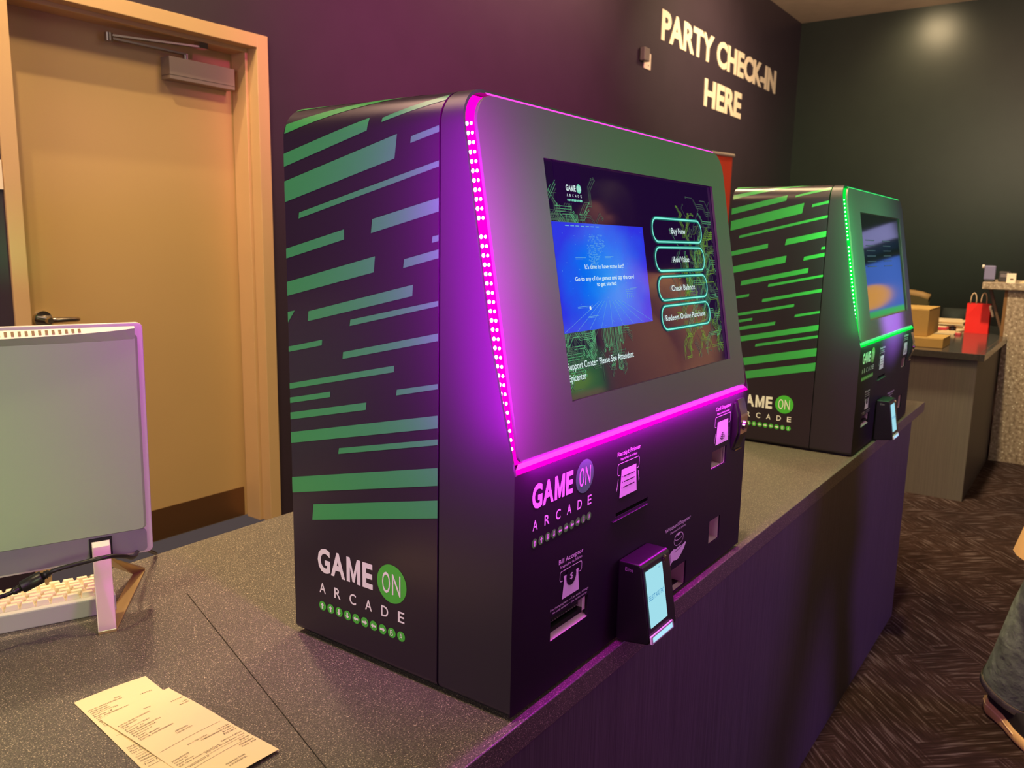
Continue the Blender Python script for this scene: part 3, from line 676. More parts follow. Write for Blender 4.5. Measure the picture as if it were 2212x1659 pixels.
def kiosk(loc, on, band, dot, label):
    k = thing('arcade_kiosk', label, 'kiosk', loc, 0, 'ticket kiosks on the service counter')
    n = len(KP)
    # rear body
    mb = MB(); y0, y1 = SEAM+0.0015, KD
    mb.loft([[(x, y, z) for x, z in KP] for y in (y0, y1)], M_VINYL, close=True, cap=(True, True), smooth=False)
    for st in STR: wrap_poly(mb, st, M_GREENINK)
    logo(mb, lambda x, z, L: plS(0.8338-0.507-x, 0.1048+z, 0.0004*L), 1.0, M_WHITEINK, M_DOTINK, M_DOTINK)
    body = mb.build('rear_body', k)
    for p in body.data.polygons:
        if len(p.vertices) == 4 and p.material_index == 0: p.use_smooth = True
    # front cover: left and right cheeks + top with a slanted front edge
    mb = MB(); outer = []; innr = []
    idx = [i for i in range(n)]
    rb = [(x, SEAM-0.0015, z) for x, z in KP]; fr = [(x, yfront(z), z) for x, z in KP]
    # insert vertical step at z=.298
    mb.loft([fr, rb], M_COVER, close=False, cap=(False, False), smooth=True)
    T_ = 0.0035; inn = [(min(max(x, T_), KW-T_), z-T_ if z > 0.5 else z) for x, z in KP]
    inn = []
    for x, z in KP:
        cx = min(max(x, KR), KW-KR); cz = min(z, KH-KR); v = Vector((x-cx, z-cz)); l = v.length
        v = v*((l-T_)/l) if l > 1e-6 else v; inn.append((cx+v.x, cz+v.y))
    fri = [(x, yfront(z), z) for x, z in inn]; rbi = [(x, SEAM-0.01, z) for x, z in inn]
    up = [i for i, (x, z) in enumerate(KP) if z >= 0.29]
    mb.loft([[fr[i] for i in up], [fri[i] for i in up]], M_COVER, close=False, cap=(False, False), smooth=False)
    mb.loft([[fri[i] for i in up], [rbi[i] for i in up]], M_COVER, close=False, cap=(False, False), smooth=True)
    mb.add([(0, 0, .298), (0, .012, .298), (0.0035, .012, .298), (0.0035, 0, .298)], [(0, 1, 2, 3)], M_COVER)
    mb.build('front_cover', k)
    mb = MB(); mb.box(0.012, KW-0.012, 0.012, KD-0.012, 0.0002, 0.008, M_MATTEBLACK)
    mb.box(0.004, KW-0.004, SEAM-0.0013, SEAM+0.0013, 0.008, KH-0.045, M_MATTEBLACK); mb.build('base_plinth', k)
    front_panel(k)
    # bezel plate with window
    mb = MB(); th = 0.004
    o_ = rrect(0.0125, KW-0.0125, 0.310, 0.7150, (0.008, 0.008, 0.036, 0.036), 8); i_ = [(0.137, 0.3613), (0.664, 0.3613), (0.664, 0.6562), (0.137, 0.6562)]
    P0 = lambda u, z: (u, bez_y(z), z); P1 = lambda u, z: (u, bez_y(z)+th, z)
    # face: connect window corners with outline quadrants
    q = [[], [], [], []]; N9 = 9
    for c in range(4): q[c] = o_[c*N9:(c+1)*N9]
    V = [P0(*p) for p in o_]+[P0(*p) for p in i_]; F = []
    for c in range(4):
        for j in range(N9-1): F.append((c*N9+j, c*N9+j+1, 36+c))
        F.append((c*N9+N9-1, ((c+1) % 4)*N9, 36+(c+1) % 4, 36+c))
    mb.add(V, F, M_BEZEL)
    V2 = [P1(*p) for p in o_]+[P1(*p) for p in i_]; mb.add(V2, [tuple(reversed(f)) for f in F], M_BEZEL)
    mb.add([P0(*p) for p in o_]+[P1(*p) for p in o_], [(i, 36+i, 36+(i+1) % 36, (i+1) % 36) for i in range(36)], M_BEZEL)
    mb.add([P0(*p) for p in i_]+[P1(*p) for p in i_], [(i, (i+1) % 4, 4+(i+1) % 4, 4+i) for i in range(4)], M_BEZEL)
    mb.build('screen_bezel', k)
    display(k, on)
    # LED band: wall behind the bezel plate following its outline
    oo = rrect(0.0135, KW-0.0135, 0.3115, 0.7140, (0.007, 0.007, 0.035, 0.035), 8)
    mb = MB(); r0 = [(u, bez_y(z)+th, z) for u, z in oo]; r1 = [(u, bez_y(z)+0.0275, z) for u, z in oo]
    mb.loft([r0, r1], band, close=True, cap=(False, False), smooth=True)
    # translucent floor of the channel, between band and cover
    oi = rrect(0.0040, KW-0.0040, 0.2990, 0.7180, (0.002, 0.002, 0.037, 0.037), 8)
    mb.loft([[(u, bez_y(z)+0.0255, z) for u, z in oi], [(u, bez_y(z)+0.0255, z) for u, z in oo]], band, close=True, cap=(False, False), smooth=False)
    # glowing strips added for LED light spilling onto the ledge and top gap
    spill = E_MAGP if on else E_GRNP
    mb.add([(.0010, .0006, .2984), (KW-.0010, .0006, .2984), (KW-.006, .0030, .3035), (.006, .0030, .3035)], [(0, 1, 2, 3)], band)
    mb.add([(.006, .0030, .3035), (KW-.006, .0030, .3035), (KW-.014, .0060, .3085), (.014, .0060, .3085)], [(0, 1, 2, 3)], spill)
    mb.add([(.040, .0770, .7156), (KW-.040, .0770, .7156), (KW-.040, .0800, .7185), (.040, .0800, .7185)], [(0, 1, 2, 3)], spill)
    strip = mb.build('led_strip', k)
    # LED dots on the left side wall, and the right side
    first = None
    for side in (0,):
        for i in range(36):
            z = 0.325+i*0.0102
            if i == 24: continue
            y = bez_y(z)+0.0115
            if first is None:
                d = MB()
                for (dy, r) in ((0.0035, .0021), (-0.0025, .0017)):  # second dome is the LED's reflection, built as a glowing part
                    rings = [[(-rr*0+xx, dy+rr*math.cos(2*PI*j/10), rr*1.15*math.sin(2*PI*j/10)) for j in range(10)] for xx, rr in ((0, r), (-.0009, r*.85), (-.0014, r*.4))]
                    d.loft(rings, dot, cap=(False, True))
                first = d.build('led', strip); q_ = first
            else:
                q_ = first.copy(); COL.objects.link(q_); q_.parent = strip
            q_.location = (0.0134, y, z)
    # recess pockets
    for nm, (a, c, d, e), dep in (('card_tray', HOLES[1], .035), ('lower_card_tray', HOLES[2], .05), ('wristband_tray', HOLES[3], .05)):
        mb = MB()
        mb.add([(a, .003, d), (c, .003, d), (c, dep, d+.004), (a, dep, d+.004), (a, .003, e), (c, .003, e), (c, dep, e), (a, dep, e)],
               [(0, 1, 2, 3), (3, 2, 6, 7), (0, 3, 7, 4), (1, 5, 6, 2), (4, 7, 6, 5)], M_WHITEPL)
        if nm == 'card_tray':
            mb.box(c-.012, c-.009, .004, .03, d, e, M_ALU)
        mb.build(nm, k)
    mb = MB(); a, c, d, e = HOLES[0]
    mb.add([(a, .003, e), (c, .003, e), (c, .04, e), (a, .04, e), (a, .04, d), (c, .04, d), (a, .003, d), (c, .003, d)], [(0, 1, 2, 3), (3, 2, 5, 4), (4, 5, 7, 6), (0, 3, 4, 6), (1, 7, 5, 2)], M_MATTEBLACK)
    # black bezel bar with a row of studs, and pale lip rising from the lower edge
    mb.box(a+.004, c-.010, .010, .030, d+.0165, e-.002, M_BLACK)
    for i in range(14):
        mb.box(a+.008+i*.0052, a+.0105+i*.0052, .0088, .0099, e-.0068, e-.0052, M_ALU); mb.box(a+.008+i*.0052, a+.0105+i*.0052, .0088, .0099, d+.0180, d+.0190, M_ALU)
    mb.add([(a, .001, d), (c, .001, d), (c, .014, d+.0085), (a, .014, d+.0085)], [(0, 1, 2, 3)], M_WHITEPL)
    mb.box(a+.002, c-.010, .0035, .012, d+.0090, d+.0150, M_BLACK)
    mb.box(c-.009, c-.001, .004, .028, d+.010, e-.002, M_WHITEPL)
    mb.build('bill_acceptor', k)
    mb = MB(); a, c, d, e = HOLES[4]
    mb.add([(a, .003, e), (c, .003, e), (c, .04, e), (a, .04, e), (a, .04, d), (c, .04, d), (a, .003, d), (c, .003, d)], [(0, 1, 2, 3), (3, 2, 5, 4), (4, 5, 7, 6), (0, 3, 4, 6), (1, 7, 5, 2)], M_MATTEBLACK)
    mb.box(a-.012, c-.003, -.0035, .001, d-.0042, d-.0030, M_BLACK); mb.build('receipt_slot', k, .0005)
    # latch lock on the right
    mb = MB(); prof = [(0.0, .2890), (-.003, .2885), (-.0105, .2620), (-.0115, .2580), (-.0115, .2270), (-.0100, .2220), (-.001, .1980), (0.0, .1975)]
    mb.prism(prof, lambda y, z: (.6735, y, z), lambda y, z: (.7060, y, z), M_BLACK)
    mb.prism([(0.0, .2840), (-.002, .2835), (-.0085, .2600), (-.0095, .2300), (-.001, .2000), (0.0, .1990)], lambda y, z: (.6640, y, z), lambda y, z: (.6734, y, z), M_BLACK)
    mb.add([(.6735, -.0034, .2885), (.7064, -.0034, .2885), (.7064, -.0110, .2622), (.6735, -.0110, .2622)], [(0, 3, 2, 1)], M_CHROME)
    mb.add([(.6735, -.0119, .2580), (.7064, -.0119, .2580), (.7064, -.0119, .2270), (.6735, -.0119, .2270), (.6735, -.0110, .2622), (.7064, -.0110, .2622)], [(0, 3, 2, 1), (4, 0, 1, 5)], M_STEEL)
    mb.box(.6760, .7075, -.004, -.0002, .1950, .1972, M_CHROME)
    lk = mb.build('door_latch', k)
    mb = MB(); mb.cyl((.690, -.0120, .242), (.690, -.0165, .242), .0090, M_CHROME, .0080, 24); mb.cyl((.690, -.0165, .242), (.690, -.0170, .242), .005, M_BLACK, n=16); mb.build('lock_cylinder', lk)
    # payment terminal
    mb = MB(); U0, U1 = .2545, .3415
    prof = [(-.0005, .122), (-.033, .122), (-.0365, .119), (-.0535, .016), (-.0510, .0095), (-.0130, .0040), (-.0005, .0060)]
    mb.prism(prof, lambda y, z: (U0, y, z), lambda y, z: (U1, y, z), M_BLACK)
    pt = mb.build('payment_terminal', k, .0022, 3)
    def ft(z): return -.0365-(.119-z)*(.017/.103)
    FT = lambda o: (lambda u, z: (u, ft(z)-o, z))
    mb = MB(); mb.poly(rrect(.261, .314, .032, .111, .001, 2), FT(.0008), E_PAY)
    mb.text('SELECT AND PAY', .2635, .3115, .0690, .0068, FT(.0012), E_PAYTXT, 0.0)
    mb.text('100%', .3000, .3060, .1055, .0020, FT(.0012), E_PAYTXT, 0.0)
    mb.build('terminal_screen', pt)
    mb = MB(); mb.prism(rrect(.2555, .3260, .0115, .0225, .001, 2), lambda u, z: (u, ft(z)-.0004, z), lambda u, z: (u, ft(z)-.0030, z), mat('frosted_grey', (205, 200, 205), .4))
    mb.poly(rrect(.2595, .3215, .0135, .0205, .001, 2), FT(.0033), E_PAYLOW); mb.build('card_reader_light', pt)
    mb = MB(); mb.cyl((.3235, ft(.112), .112), (.3235, ft(.112)-.003, .112), .0055, M_CHROME, .004, 20); mb.build('camera_lens', pt)
    mb = MB(); mb.text('Elite', -.0235, -.0115, .1095, .0052, lambda x, z: (U0-.0004, -.0352-x, z), mat('grey_ink', (120, 112, 118), .4), 0.0)
    mb.v = [(U0-.0004, -v[1]-.0585, v[2]) for v in mb.v] if False else mb.v
    mb.build('terminal_badge', pt)
    # added unseen lamps off the strip that boost its glow
    lc = (0.72, 0.0, 1.0) if on else (0.02, 1.0, 0.12)
    def strip_fill(loc, direction, sx, sy, en, col):
        l = bpy.data.lights.new('led_glow', 'AREA'); l.shape = 'RECTANGLE'; l.size = sx; l.size_y = sy; l.energy = en; l.color = col
        lo = bpy.data.objects.new('led_glow', l); COL.objects.link(lo); lo.parent = k; lo.location = loc
        d = Vector(direction).normalized(); upv = Vector((0, .17, 1)).normalized() if sy > sx else Vector((1, 0, 0))
        z = -d; y = (upv-z*upv.dot(z)).normalized() if sy > sx else z.cross(upv).normalized(); x = y.cross(z)
        lo.rotation_euler = Matrix((x, y, z)).transposed().to_euler()
    e = 1.0 if on else 0.45
    strip_fill((-0.062, bez_y(.52)+0.012, .52), (1.0, .50, 0), 0.012, 0.38, (1.55 if on else 0.22), lc)
    strip_fill((-0.060, bez_y(.52)-0.075, .52), (.75, .8, 0), 0.03, 0.38, (3.0 if on else 1.6), (0.85, 0.0, 1.0) if on else (0.05, 1.0, 0.25))
    strip_fill((KW/2, -0.010, .3085), (0, .35, -1), 0.68, 0.010, (3.0 if on else 0.5), (0.75, 0.0, 0.85) if on else (0.1, 1.0, 0.3))
    strip_fill((KW/2, -0.020, .296), (0, .8, .9), 0.68, 0.008, 0.008*e, (1.0, 0.05, 0.85) if on else (0.05, 1.0, 0.25))
    return k
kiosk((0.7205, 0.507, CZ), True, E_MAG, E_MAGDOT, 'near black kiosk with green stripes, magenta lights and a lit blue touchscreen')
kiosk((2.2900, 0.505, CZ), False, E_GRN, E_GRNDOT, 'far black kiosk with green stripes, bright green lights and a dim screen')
# ------------------------------------------------------------------ banner
BAN.location = (6.205, 2.40, 0); BAN.rotation_euler = (0, 0, math.atan2(-0.244, 0.97))
b = MB(); b.cyl((-0.86, 0, 2.013), (0.0, 0, 2.013), 0.014, M_WHITEPL, n=16); b.build('top_rail', BAN)
b = MB(); b.box(-0.845, -0.015, -0.001, 0.001, 0.09, 2.0, M_RED); b.build('banner_sheet', BAN)
b = MB(); b.box(-0.87, 0.01, -0.10, 0.10, 0.0, 0.09, M_ALU); b.build('banner_base', BAN, 0.015)
b = MB(); b.cyl((-0.43, 0.02, 0.09), (-0.43, 0.02, 2.01), 0.009, M_ALU, n=12); b.build('support_pole', BAN)

# ------------------------------------------------------------------ far counter, terrazzo bar
fc = thing('far_counter', 'low grey counter behind the green-lit kiosk, carrying boxes and a red bag', 'counter', (4.87, 0.465, 0))
M_FARTOP = mat('far_countertop_gloss', (70, 66, 62), 0.12, var=0.15, vscale=80)
b = MB(); b.box(0, 1.155, 0, 0.025, 0.769, 0.805, M_FARTOP); b.box(0, 2.0, 0.0252, 1.25, 0.769, 0.805, M_FARTOP); b.build('countertop', fc, 0.0015)
b = MB(); b.box(0.032, 0.052, 0.033, 1.22, 0, 0.7688, M_PANELFAR); b.build('end_panel', fc)
b = MB(); b.box(0.053, 1.155, 0.033, 0.053, 0, 0.7688, M_PANEL); b.build('front_panel', fc)
gb = thing('terrazzo_bar', 'tall speckled tan bar counter at the right edge of the photo', 'bar counter', (6.03, 0.49, 0))
b = MB(); b.box(0.0, 0.55, -2.6, 0.0, 0, 1.0998, M_TERRAZZO); b.build('bar_body', gb, 0.002)
b = MB(); b.box(-0.03, 0.70, -2.65, 0.143, 1.10, 1.143, M_TERRAZZO); b.build('bar_top', gb, 0.003)
b = MB(); b.box(0.001, 0.50, 0.0005, 0.018, 0.806, 1.0995, mat('raw_edge_wood', (130, 92, 50), 0.6)); b.build('edge_board', gb)
M_BROWN = mat('brown_laminate', (96, 70, 48), 0.5)
b = MB()
for (x0, x1) in ((0.06, 0.085),):
    b.add([(x0, 0.115, 1.0995), (x1, 0.115, 1.0995), (x1, 0.095, 1.0995), (x0, 0.095, 1.0995), (x0, 0.020, 0.815), (x1, 0.020, 0.815), (x1, 0.020, 0.855), (x0, 0.020, 0.855)],
          [(0, 1, 2, 3), (0, 4, 5, 1), (3, 2, 6, 7), (0, 3, 7, 4), (1, 5, 6, 2), (4, 7, 6, 5)], M_BROWN)
b.build('support_bracket', gb)

CARD = mat('cardboard', (176, 140, 72), 0.75, var=0.06, vscale=9)
CARDD = mat('cardboard_dark_print', (92, 70, 36), 0.8)
def carton(loc, L, W_, H, label, txt=None, group=None, rz=0):
    o = thing('cardboard_box', label, 'box', loc, rz, group)
    b = MB(); b.box(0, L, 0, W_, 0, H, CARD)
    if txt: b.text(txt, W_*0.30, W_*0.55, H*0.35, H*0.38, lambda u, z: (-0.0005, W_-u, z), CARDD, 0.01)
    b.build('carton_body', o, 0.003)
    b = MB(); b.box(0.004, L/2-0.001, -0.0005, W_+0.0005, H+0.0002, H+0.003, CARD); b.box(L/2+0.001, L-0.004, -0.0005, W_+0.0005, H+0.0002, H+0.003, CARD); b.build('carton_flaps', o)
    return o
carton((5.003, 0.684, 0.8052), 0.26, 0.36, 0.052, 'flat brown cardboard box on the far counter, under the bigger box', 'ABE', 'cardboard boxes on the far counter')
carton((5.045, 0.772, 0.8605), 0.36, 0.36, 0.148, 'big square cardboard box stacked on the flat one on the far counter', None, 'cardboard boxes on the far counter')

# red gift bag
rb_ = thing('gift_bag', 'bright red paper bag with two pale handles on the far counter', 'bag', (6.135, 0.722, 0.8052))
M_REDP = mat('red_paper', (240, 36, 28), 0.5, var=0.04)
b = MB(); H = 0.193
P = [(0, 0), (0.0, -0.070), (0.004, -0.136), (0.045, -0.140), (0.085, -0.138), (0.083, -0.07), (0.085, 0.002), (0.045, -0.004)]
Pt = [(0.012, 0.0), (0.006, -0.066), (0.012, -0.134), (0.042, -0.112), (0.073, -0.134), (0.077, -0.066), (0.073, 0.0), (0.042, -0.020)]
Pm = [((a[0]+c[0])/2+(0.003 if i % 2 else -0.001), (a[1]+c[1])/2) for i, (a, c) in enumerate(zip(P, Pt))]
b.loft([[(x, y, 0) for x, y in P], [(x, y, H*.55) for x, y in Pm], [(x, y, H) for x, y in Pt]], M_REDP, cap=(True, False), smooth=False)
b.build('bag_body', rb_)
M_TWINE = mat('kraft_twine', (226, 196, 158), 0.8)
for (yc, xx) in ((-0.036, 0.008), (-0.092, 0.008)):
    pass
for x0 in (0.010, 0.074):
    yc = -0.035 if x0 < 0.05 else -0.088
    b = MB(); b.tube([(x0, yc+0.017*math.cos(t), H-0.004+0.072*max(0, math.sin(t))**0.7) for t in [PI*i/12 for i in range(13)]], 0.0033, M_TWINE, 8); b.build('handle', rb_)

# papers and small things
M_PAPER = mat('cream_paper', (228, 206, 160), 0.7, var=0.04)
for i, (x, y, z, dx, dy, n, rz, lb) in enumerate([(6.28, 0.74, 0.8052, .30, .21, 8, .1, 'messy stack of cream papers behind the red bag on the far counter'), (5.93, 0.742, 0.8052, .16, .13, 3, -.12, 'thin pile of cream papers in front of the taller paper stack')]):
    b = MB(); rng = random.Random(i)
    for k_ in range(n):
        T = Matrix.Translation((rng.uniform(-.012, .012), rng.uniform(-.012, .012), 0)) @ Matrix.Rotation(rng.uniform(-.12, .12), 4, 'Z')
        b.box(0, dx, 0, dy, k_*0.0072, k_*0.0072+0.0068, M_PAPER, T)
    o = b.build('paper_stack', None, loc=(x, y, z)); o.rotation_euler = (0, 0, rz); tag(o, lb, 'papers', 'paper stacks on the far counter')
b = MB(); b.box(0, 0.10, 0, 0.075, 0, 0.016, mat('pink_card', (205, 70, 78), 0.5)); b.box(0.012, 0.088, 0.008, 0.067, 0.0161, 0.019, M_PAPER)
o = b.build('card_pack', None, 0.001, loc=(5.95, 0.80, 0.8285)); tag(o, 'pink and cream packet on the thin paper pile', 'packet')
b = MB(); b.cyl((0, 0, 0), (0, 0, 0.022), 0.022, M_BLACK, n=24); b.cyl((0, 0, 0.0221), (0, 0, 0.03), 0.010, M_STEEL, n=20); b.cyl((0, 0, 0.006), (0, 0, 0.010), 0.0225, M_STEEL, n=24)
tag(b.build('ink_stamp', None, loc=(5.985, 0.772, 0.8285)), 'small round black object beside the pink packet', 'stamp')
b = MB(); b.box(0, .05, 0, .03, 0, .014, mat('pink_card', (205, 70, 78))); b.box(.006, .044, .004, .026, .0141, .017, M_PAPER)
tag(b.build('eraser_box', None, 0.001, loc=(5.90, 0.713, 0.8054)), 'tiny pink box at the front corner of the thin paper pile', 'box')
# dark tote with curved strap behind the papers
b = MB(); M_TOTE = mat('dark_fabric', (34, 44, 40), 0.8)
b.loft([[(x0+dx*math.cos(t)*.16, 0.10*math.sin(t)+.0, z) for t in [2*PI*i/20 for i in range(20)]] for x0, dx, z in ((0, 1, 0), (0, 1.05, .04), (0, .9, .085), (0, .3, .112))], M_TOTE)
o = b.build('dark_pouch', None, loc=(6.83, 0.86, 0.8053)); tag(o, 'low dark fabric pouch between the paper stack and the dark wall', 'pouch')

# chair
M_CHF = mat('olive_fabric', (86, 78, 44), 0.8); M_CHT = mat('tan_trim', (170, 138, 84), 0.6)
chs = thing('office_chair', 'olive chair with a rounded tan-topped back behind the cardboard boxes', 'chair', (6.95, 1.55, 0))
b = MB(); b.loft([[(0.0+0.02*math.sin(PI*i/10)*s, -0.47+0.60*i/10, z+(-0.03*((i-5)/5)**4 if top else 0)) for i in range(11)] for s, z, top in ((1, .60, 0), (1, 1.0, 1))], M_CHF, close=False, cap=(False, False))
b.loft([[(0.06+0.02*math.sin(PI*i/10)*s, -0.47+0.60*i/10, z+(-0.03*((i-5)/5)**4 if top else 0)) for i in range(11)] for s, z, top in ((1, 1.0, 1), (1, .60, 0))], M_CHF, close=False, cap=(False, False))
b.build('backrest', chs)
b = MB(); b.tube([(0.03+0.02*math.sin(PI*i/10), -0.47+0.60*i/10, 1.006-0.03*((i-5)/5)**4) for i in range(11)], .032, M_CHT, 10); b.build('top_trim', chs)
b = MB(); b.box(0.05, 0.52, -0.42, 0.08, .46, .53, M_CHF); b.build('seat', chs, .03, 3)
b = MB(); b.cyl((.28, -.17, .1), (.28, -.17, .46), .03, M_MATTEBLACK); b.box(.01, .04, -.2, -.14, .42, .7, M_MATTEBLACK); b.box(.01, .3, -.2, -.14, .42, .455, M_MATTEBLACK); b.build('column', chs)
for i in range(5):
    a = 2*PI*i/5; b = MB(); b.tube([(.28, -.17, .11), (.28+.28*math.cos(a), -.17+.28*math.sin(a), .065)], [.025, .016], M_MATTEBLACK); l = b.build('leg', chs)
    b = MB(); c = Vector((.28+.28*math.cos(a), -.17+.28*math.sin(a), .03)); t = Vector((-math.sin(a), math.cos(a), 0))*.012; b.cyl(c-t, c+t, .03, M_MATTEBLACK, n=16); b.build('caster', l)

# things on the bar top
ps = thing('register_display', 'lavender-grey back of a register display standing on the tan bar', 'register', (6.12, 0.570, 1.1432))
M_LAV = mat('lavender_plastic', (128, 124, 160), 0.5)
b = MB(); b.box(0, 0.02, 0.010, 0.074, 0.012, 0.102, M_LAV); b.build('display_housing', ps, .006, 3)
b = MB(); b.cyl((0.01, 0.075, .095), (0.01, 0.088, .095), .012, M_WHITEPL, n=16); b.build('side_knob', ps)
b = MB(); b.box(-.01, .06, .012, .07, 0, .0119, M_BLACK); b.build('display_foot', ps, .003)
pr = thing('label_printer', 'dark little printer on the tan bar, right of the lavender display', 'printer', (6.20, 0.497, 1.1432))
b = MB(); b.box(0, .10, .012, .072, 0, .066, mat('printer_grey', (66, 60, 62), .45)); b.build('printer_body', pr, .006, 3)
b = MB(); b.box(-.002, -.0002, .022, .06, .030, .052, mat('printer_panel', (120, 110, 112), .35)); b.build('printer_panel', pr)
b = MB(); b.box(0, .04, 0, .05, 0, .058, M_SIGN); b.box(-.0012, -.0002, .012, .030, .018, .026, CARDD)
tag(b.build('tent_card', None, .002, loc=(6.06, 0.460, 1.1432)), 'small cream card holder at the corner of the tan bar top', 'card holder')
b = MB(); b.add([(0, 0, 0), (.3, .0, 0), (.3, -.30, 0), (0, -.30, 0), (0, 0, .003), (.3, .0, .006), (.3, -.30, .008), (0, -.30, .003)], [(0, 3, 2, 1), (4, 5, 6, 7), (0, 1, 5, 4), (1, 2, 6, 5), (2, 3, 7, 6), (3, 0, 4, 7)], M_PAPER)
tag(b.build('paper_sheet', None, loc=(6.09, 0.440, 1.1432)), 'cream paper lying on the tan bar beside the card holder', 'paper')
b = MB(); b.tube([(6.11+.0, .583, .99), (6.12, .585, .975), (6.13, .575, .95), (6.12, .565, .92)], .008, M_SIGN, 8)
o = b.build('hanging_cord', None); tag(o, 'short pale cord hanging under the tan bar top', 'cord')

# ------------------------------------------------------------------ all-in-one computer (its back faces the camera)
TH = math.radians(-20)
mo = thing('desktop_computer', 'silver all-in-one computer seen from the back at the left edge', 'computer', (0.655, 1.13, CZ), TH)
M_SILV = mat('silver_green_plastic', (156, 184, 140), 0.40, 0.15); M_SILV2 = mat('silver_chin', (128, 128, 128), 0.42, 0.15); M_EDGE = mat('silver_edge', (205, 200, 190), 0.35, 0.2)
tl = -0.04
def ML(x, y, z): return (x, y+tl*(z-.078), z)
b = MB()   # thin outer frame
fr_ = rrect(-0.545, 0.0, 0.082, 0.431, 0.008, 4)
b.prism(fr_, lambda x, z: ML(x, -.001, z), lambda x, z: ML(x, .011, z), M_EDGE); b.build('screen_frame', mo, .0015)
b = MB()   # curved rear shell
rings = []
for d, ins_ in ((0.0, 0.008), (-0.003, 0.0085), (-0.0045, 0.012)):
    rings.append([ML(x, -.001+d, z) for x, z in rrect(-.545+ins_, -ins_, .122, .431-.012-ins_*.5, .006, 4)])
b.loft(rings, M_SILV, cap=(False, True)); b.build('rear_shell', mo)
b = MB(); b.prism(rrect(-.537, -.0085, .086, .1210, .006, 4), lambda x, z: ML(x, -.0011, z), lambda x, z: ML(x, -.0035-.0, z), M_SILV2); b.build('lower_shell', mo)
M_YEL = mat('pale_top_plastic', (236, 228, 196), 0.45)  # light from above is put into this paler top colour
b = MB()   # sloping vent ledge along the top
xs = [-.53+.0265*i for i in range(20)]
top = [ML(x, -.0052, .4265) for x in xs+[-.012]]
bot = [ML(x, -.0125*max(0.0, 1-((x+.27)/.27)**2)**.6-.0056, .4265-.0100*max(0.0, 1-((x+.27)/.27)**2)**.6-.0006) for x in xs+[-.012]]
b.loft([top, bot], M_YEL, close=False, cap=(False, False), smooth=False)
b.loft([bot, [ML(x, -.0046, .405) for x in xs+[-.012]]], M_SILV, close=False, cap=(False, False), smooth=False)
b.build('vent_ledge', mo)
b = MB()
for i in range(40):
    x = -.084-.0079*i; k_ = max(0.0, 1-((x+.27)/.27)**2)**.6
    p = lambda f: (-.0052+(-.0125*k_-.0004)*f, .4265-(.0106*k_)*f)
    (ya, za), (yb, zb) = p(.18), p(.80)
    b.add([ML(x, ya-.0004, za+.0004), ML(x+.0034, ya-.0004, za+.0004), ML(x+.0034, yb-.0004, zb+.0004), ML(x, yb-.0004, zb+.0004)], [(0, 1, 2, 3)], mat('vent_dark', (120, 95, 60), .7))
b.build('vent_slots', mo)
b = MB(); b.box(-.53, -.012, .0111, .012, .125, .42, M_MATTEBLACK, Matrix.Shear('XY', 4, (0, 0)) if False else None)
b.v = [ML(*v) for v in b.v]; b.build('screen_glass', mo)
b = MB()   # hinge block and cable port
b.box(-.0865, -.0565, -.0060, .012, .085, .118, M_MATTEBLACK); b.v = [ML(*v) for v in b.v]; b.build('hinge_recess', mo)
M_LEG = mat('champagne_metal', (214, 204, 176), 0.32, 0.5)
b = MB()
t0 = Vector((-.0840, -.0085, .1135)); t1 = Vector((-.0595, -.0085, .1135)); f0 = Vector((-.0905, -.0735, .0015)); f1 = Vector((-.0670, -.0745, .0015))
tk = Vector((0, .0045, 0))
k0 = Vector((-.0840, -.0115, .106)); k1 = Vector((-.0595, -.0115, .106))
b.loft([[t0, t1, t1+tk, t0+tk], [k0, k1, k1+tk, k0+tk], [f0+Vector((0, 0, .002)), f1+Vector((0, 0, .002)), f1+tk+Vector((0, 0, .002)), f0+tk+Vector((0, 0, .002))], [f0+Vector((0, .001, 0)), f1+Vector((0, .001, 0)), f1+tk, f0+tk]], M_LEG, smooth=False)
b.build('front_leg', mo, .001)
b = MB()   # base strip running back, then up to the hinge
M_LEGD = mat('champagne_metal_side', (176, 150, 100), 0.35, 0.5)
A0, A1, B0, B1 = Vector((-.0905, -.0735, .0)), Vector((-.0670, -.0745, .0)), Vector((-.012, .121, .0)), Vector((.009, .131, .0))
up = Vector((0, 0, .0035))
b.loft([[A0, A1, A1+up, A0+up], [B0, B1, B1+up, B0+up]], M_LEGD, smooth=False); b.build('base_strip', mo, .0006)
b = MB(); C0, C1 = Vector((-.080, .025, .075)), Vector((-.058, .020, .075))
b.loft([[B0+up, B1+up, B1+up*2, B0+up*2], [C0, C1, C1+Vector((0, -.004, .003)), C0+Vector((0, -.004, .003))], [Vector((-.080, .008, .10)), Vector((-.06, .008, .10)), Vector((-.06, .006, .104)), Vector((-.080, .006, .104))]], M_LEGD, smooth=False); b.build('rear_strut', mo, .0006)

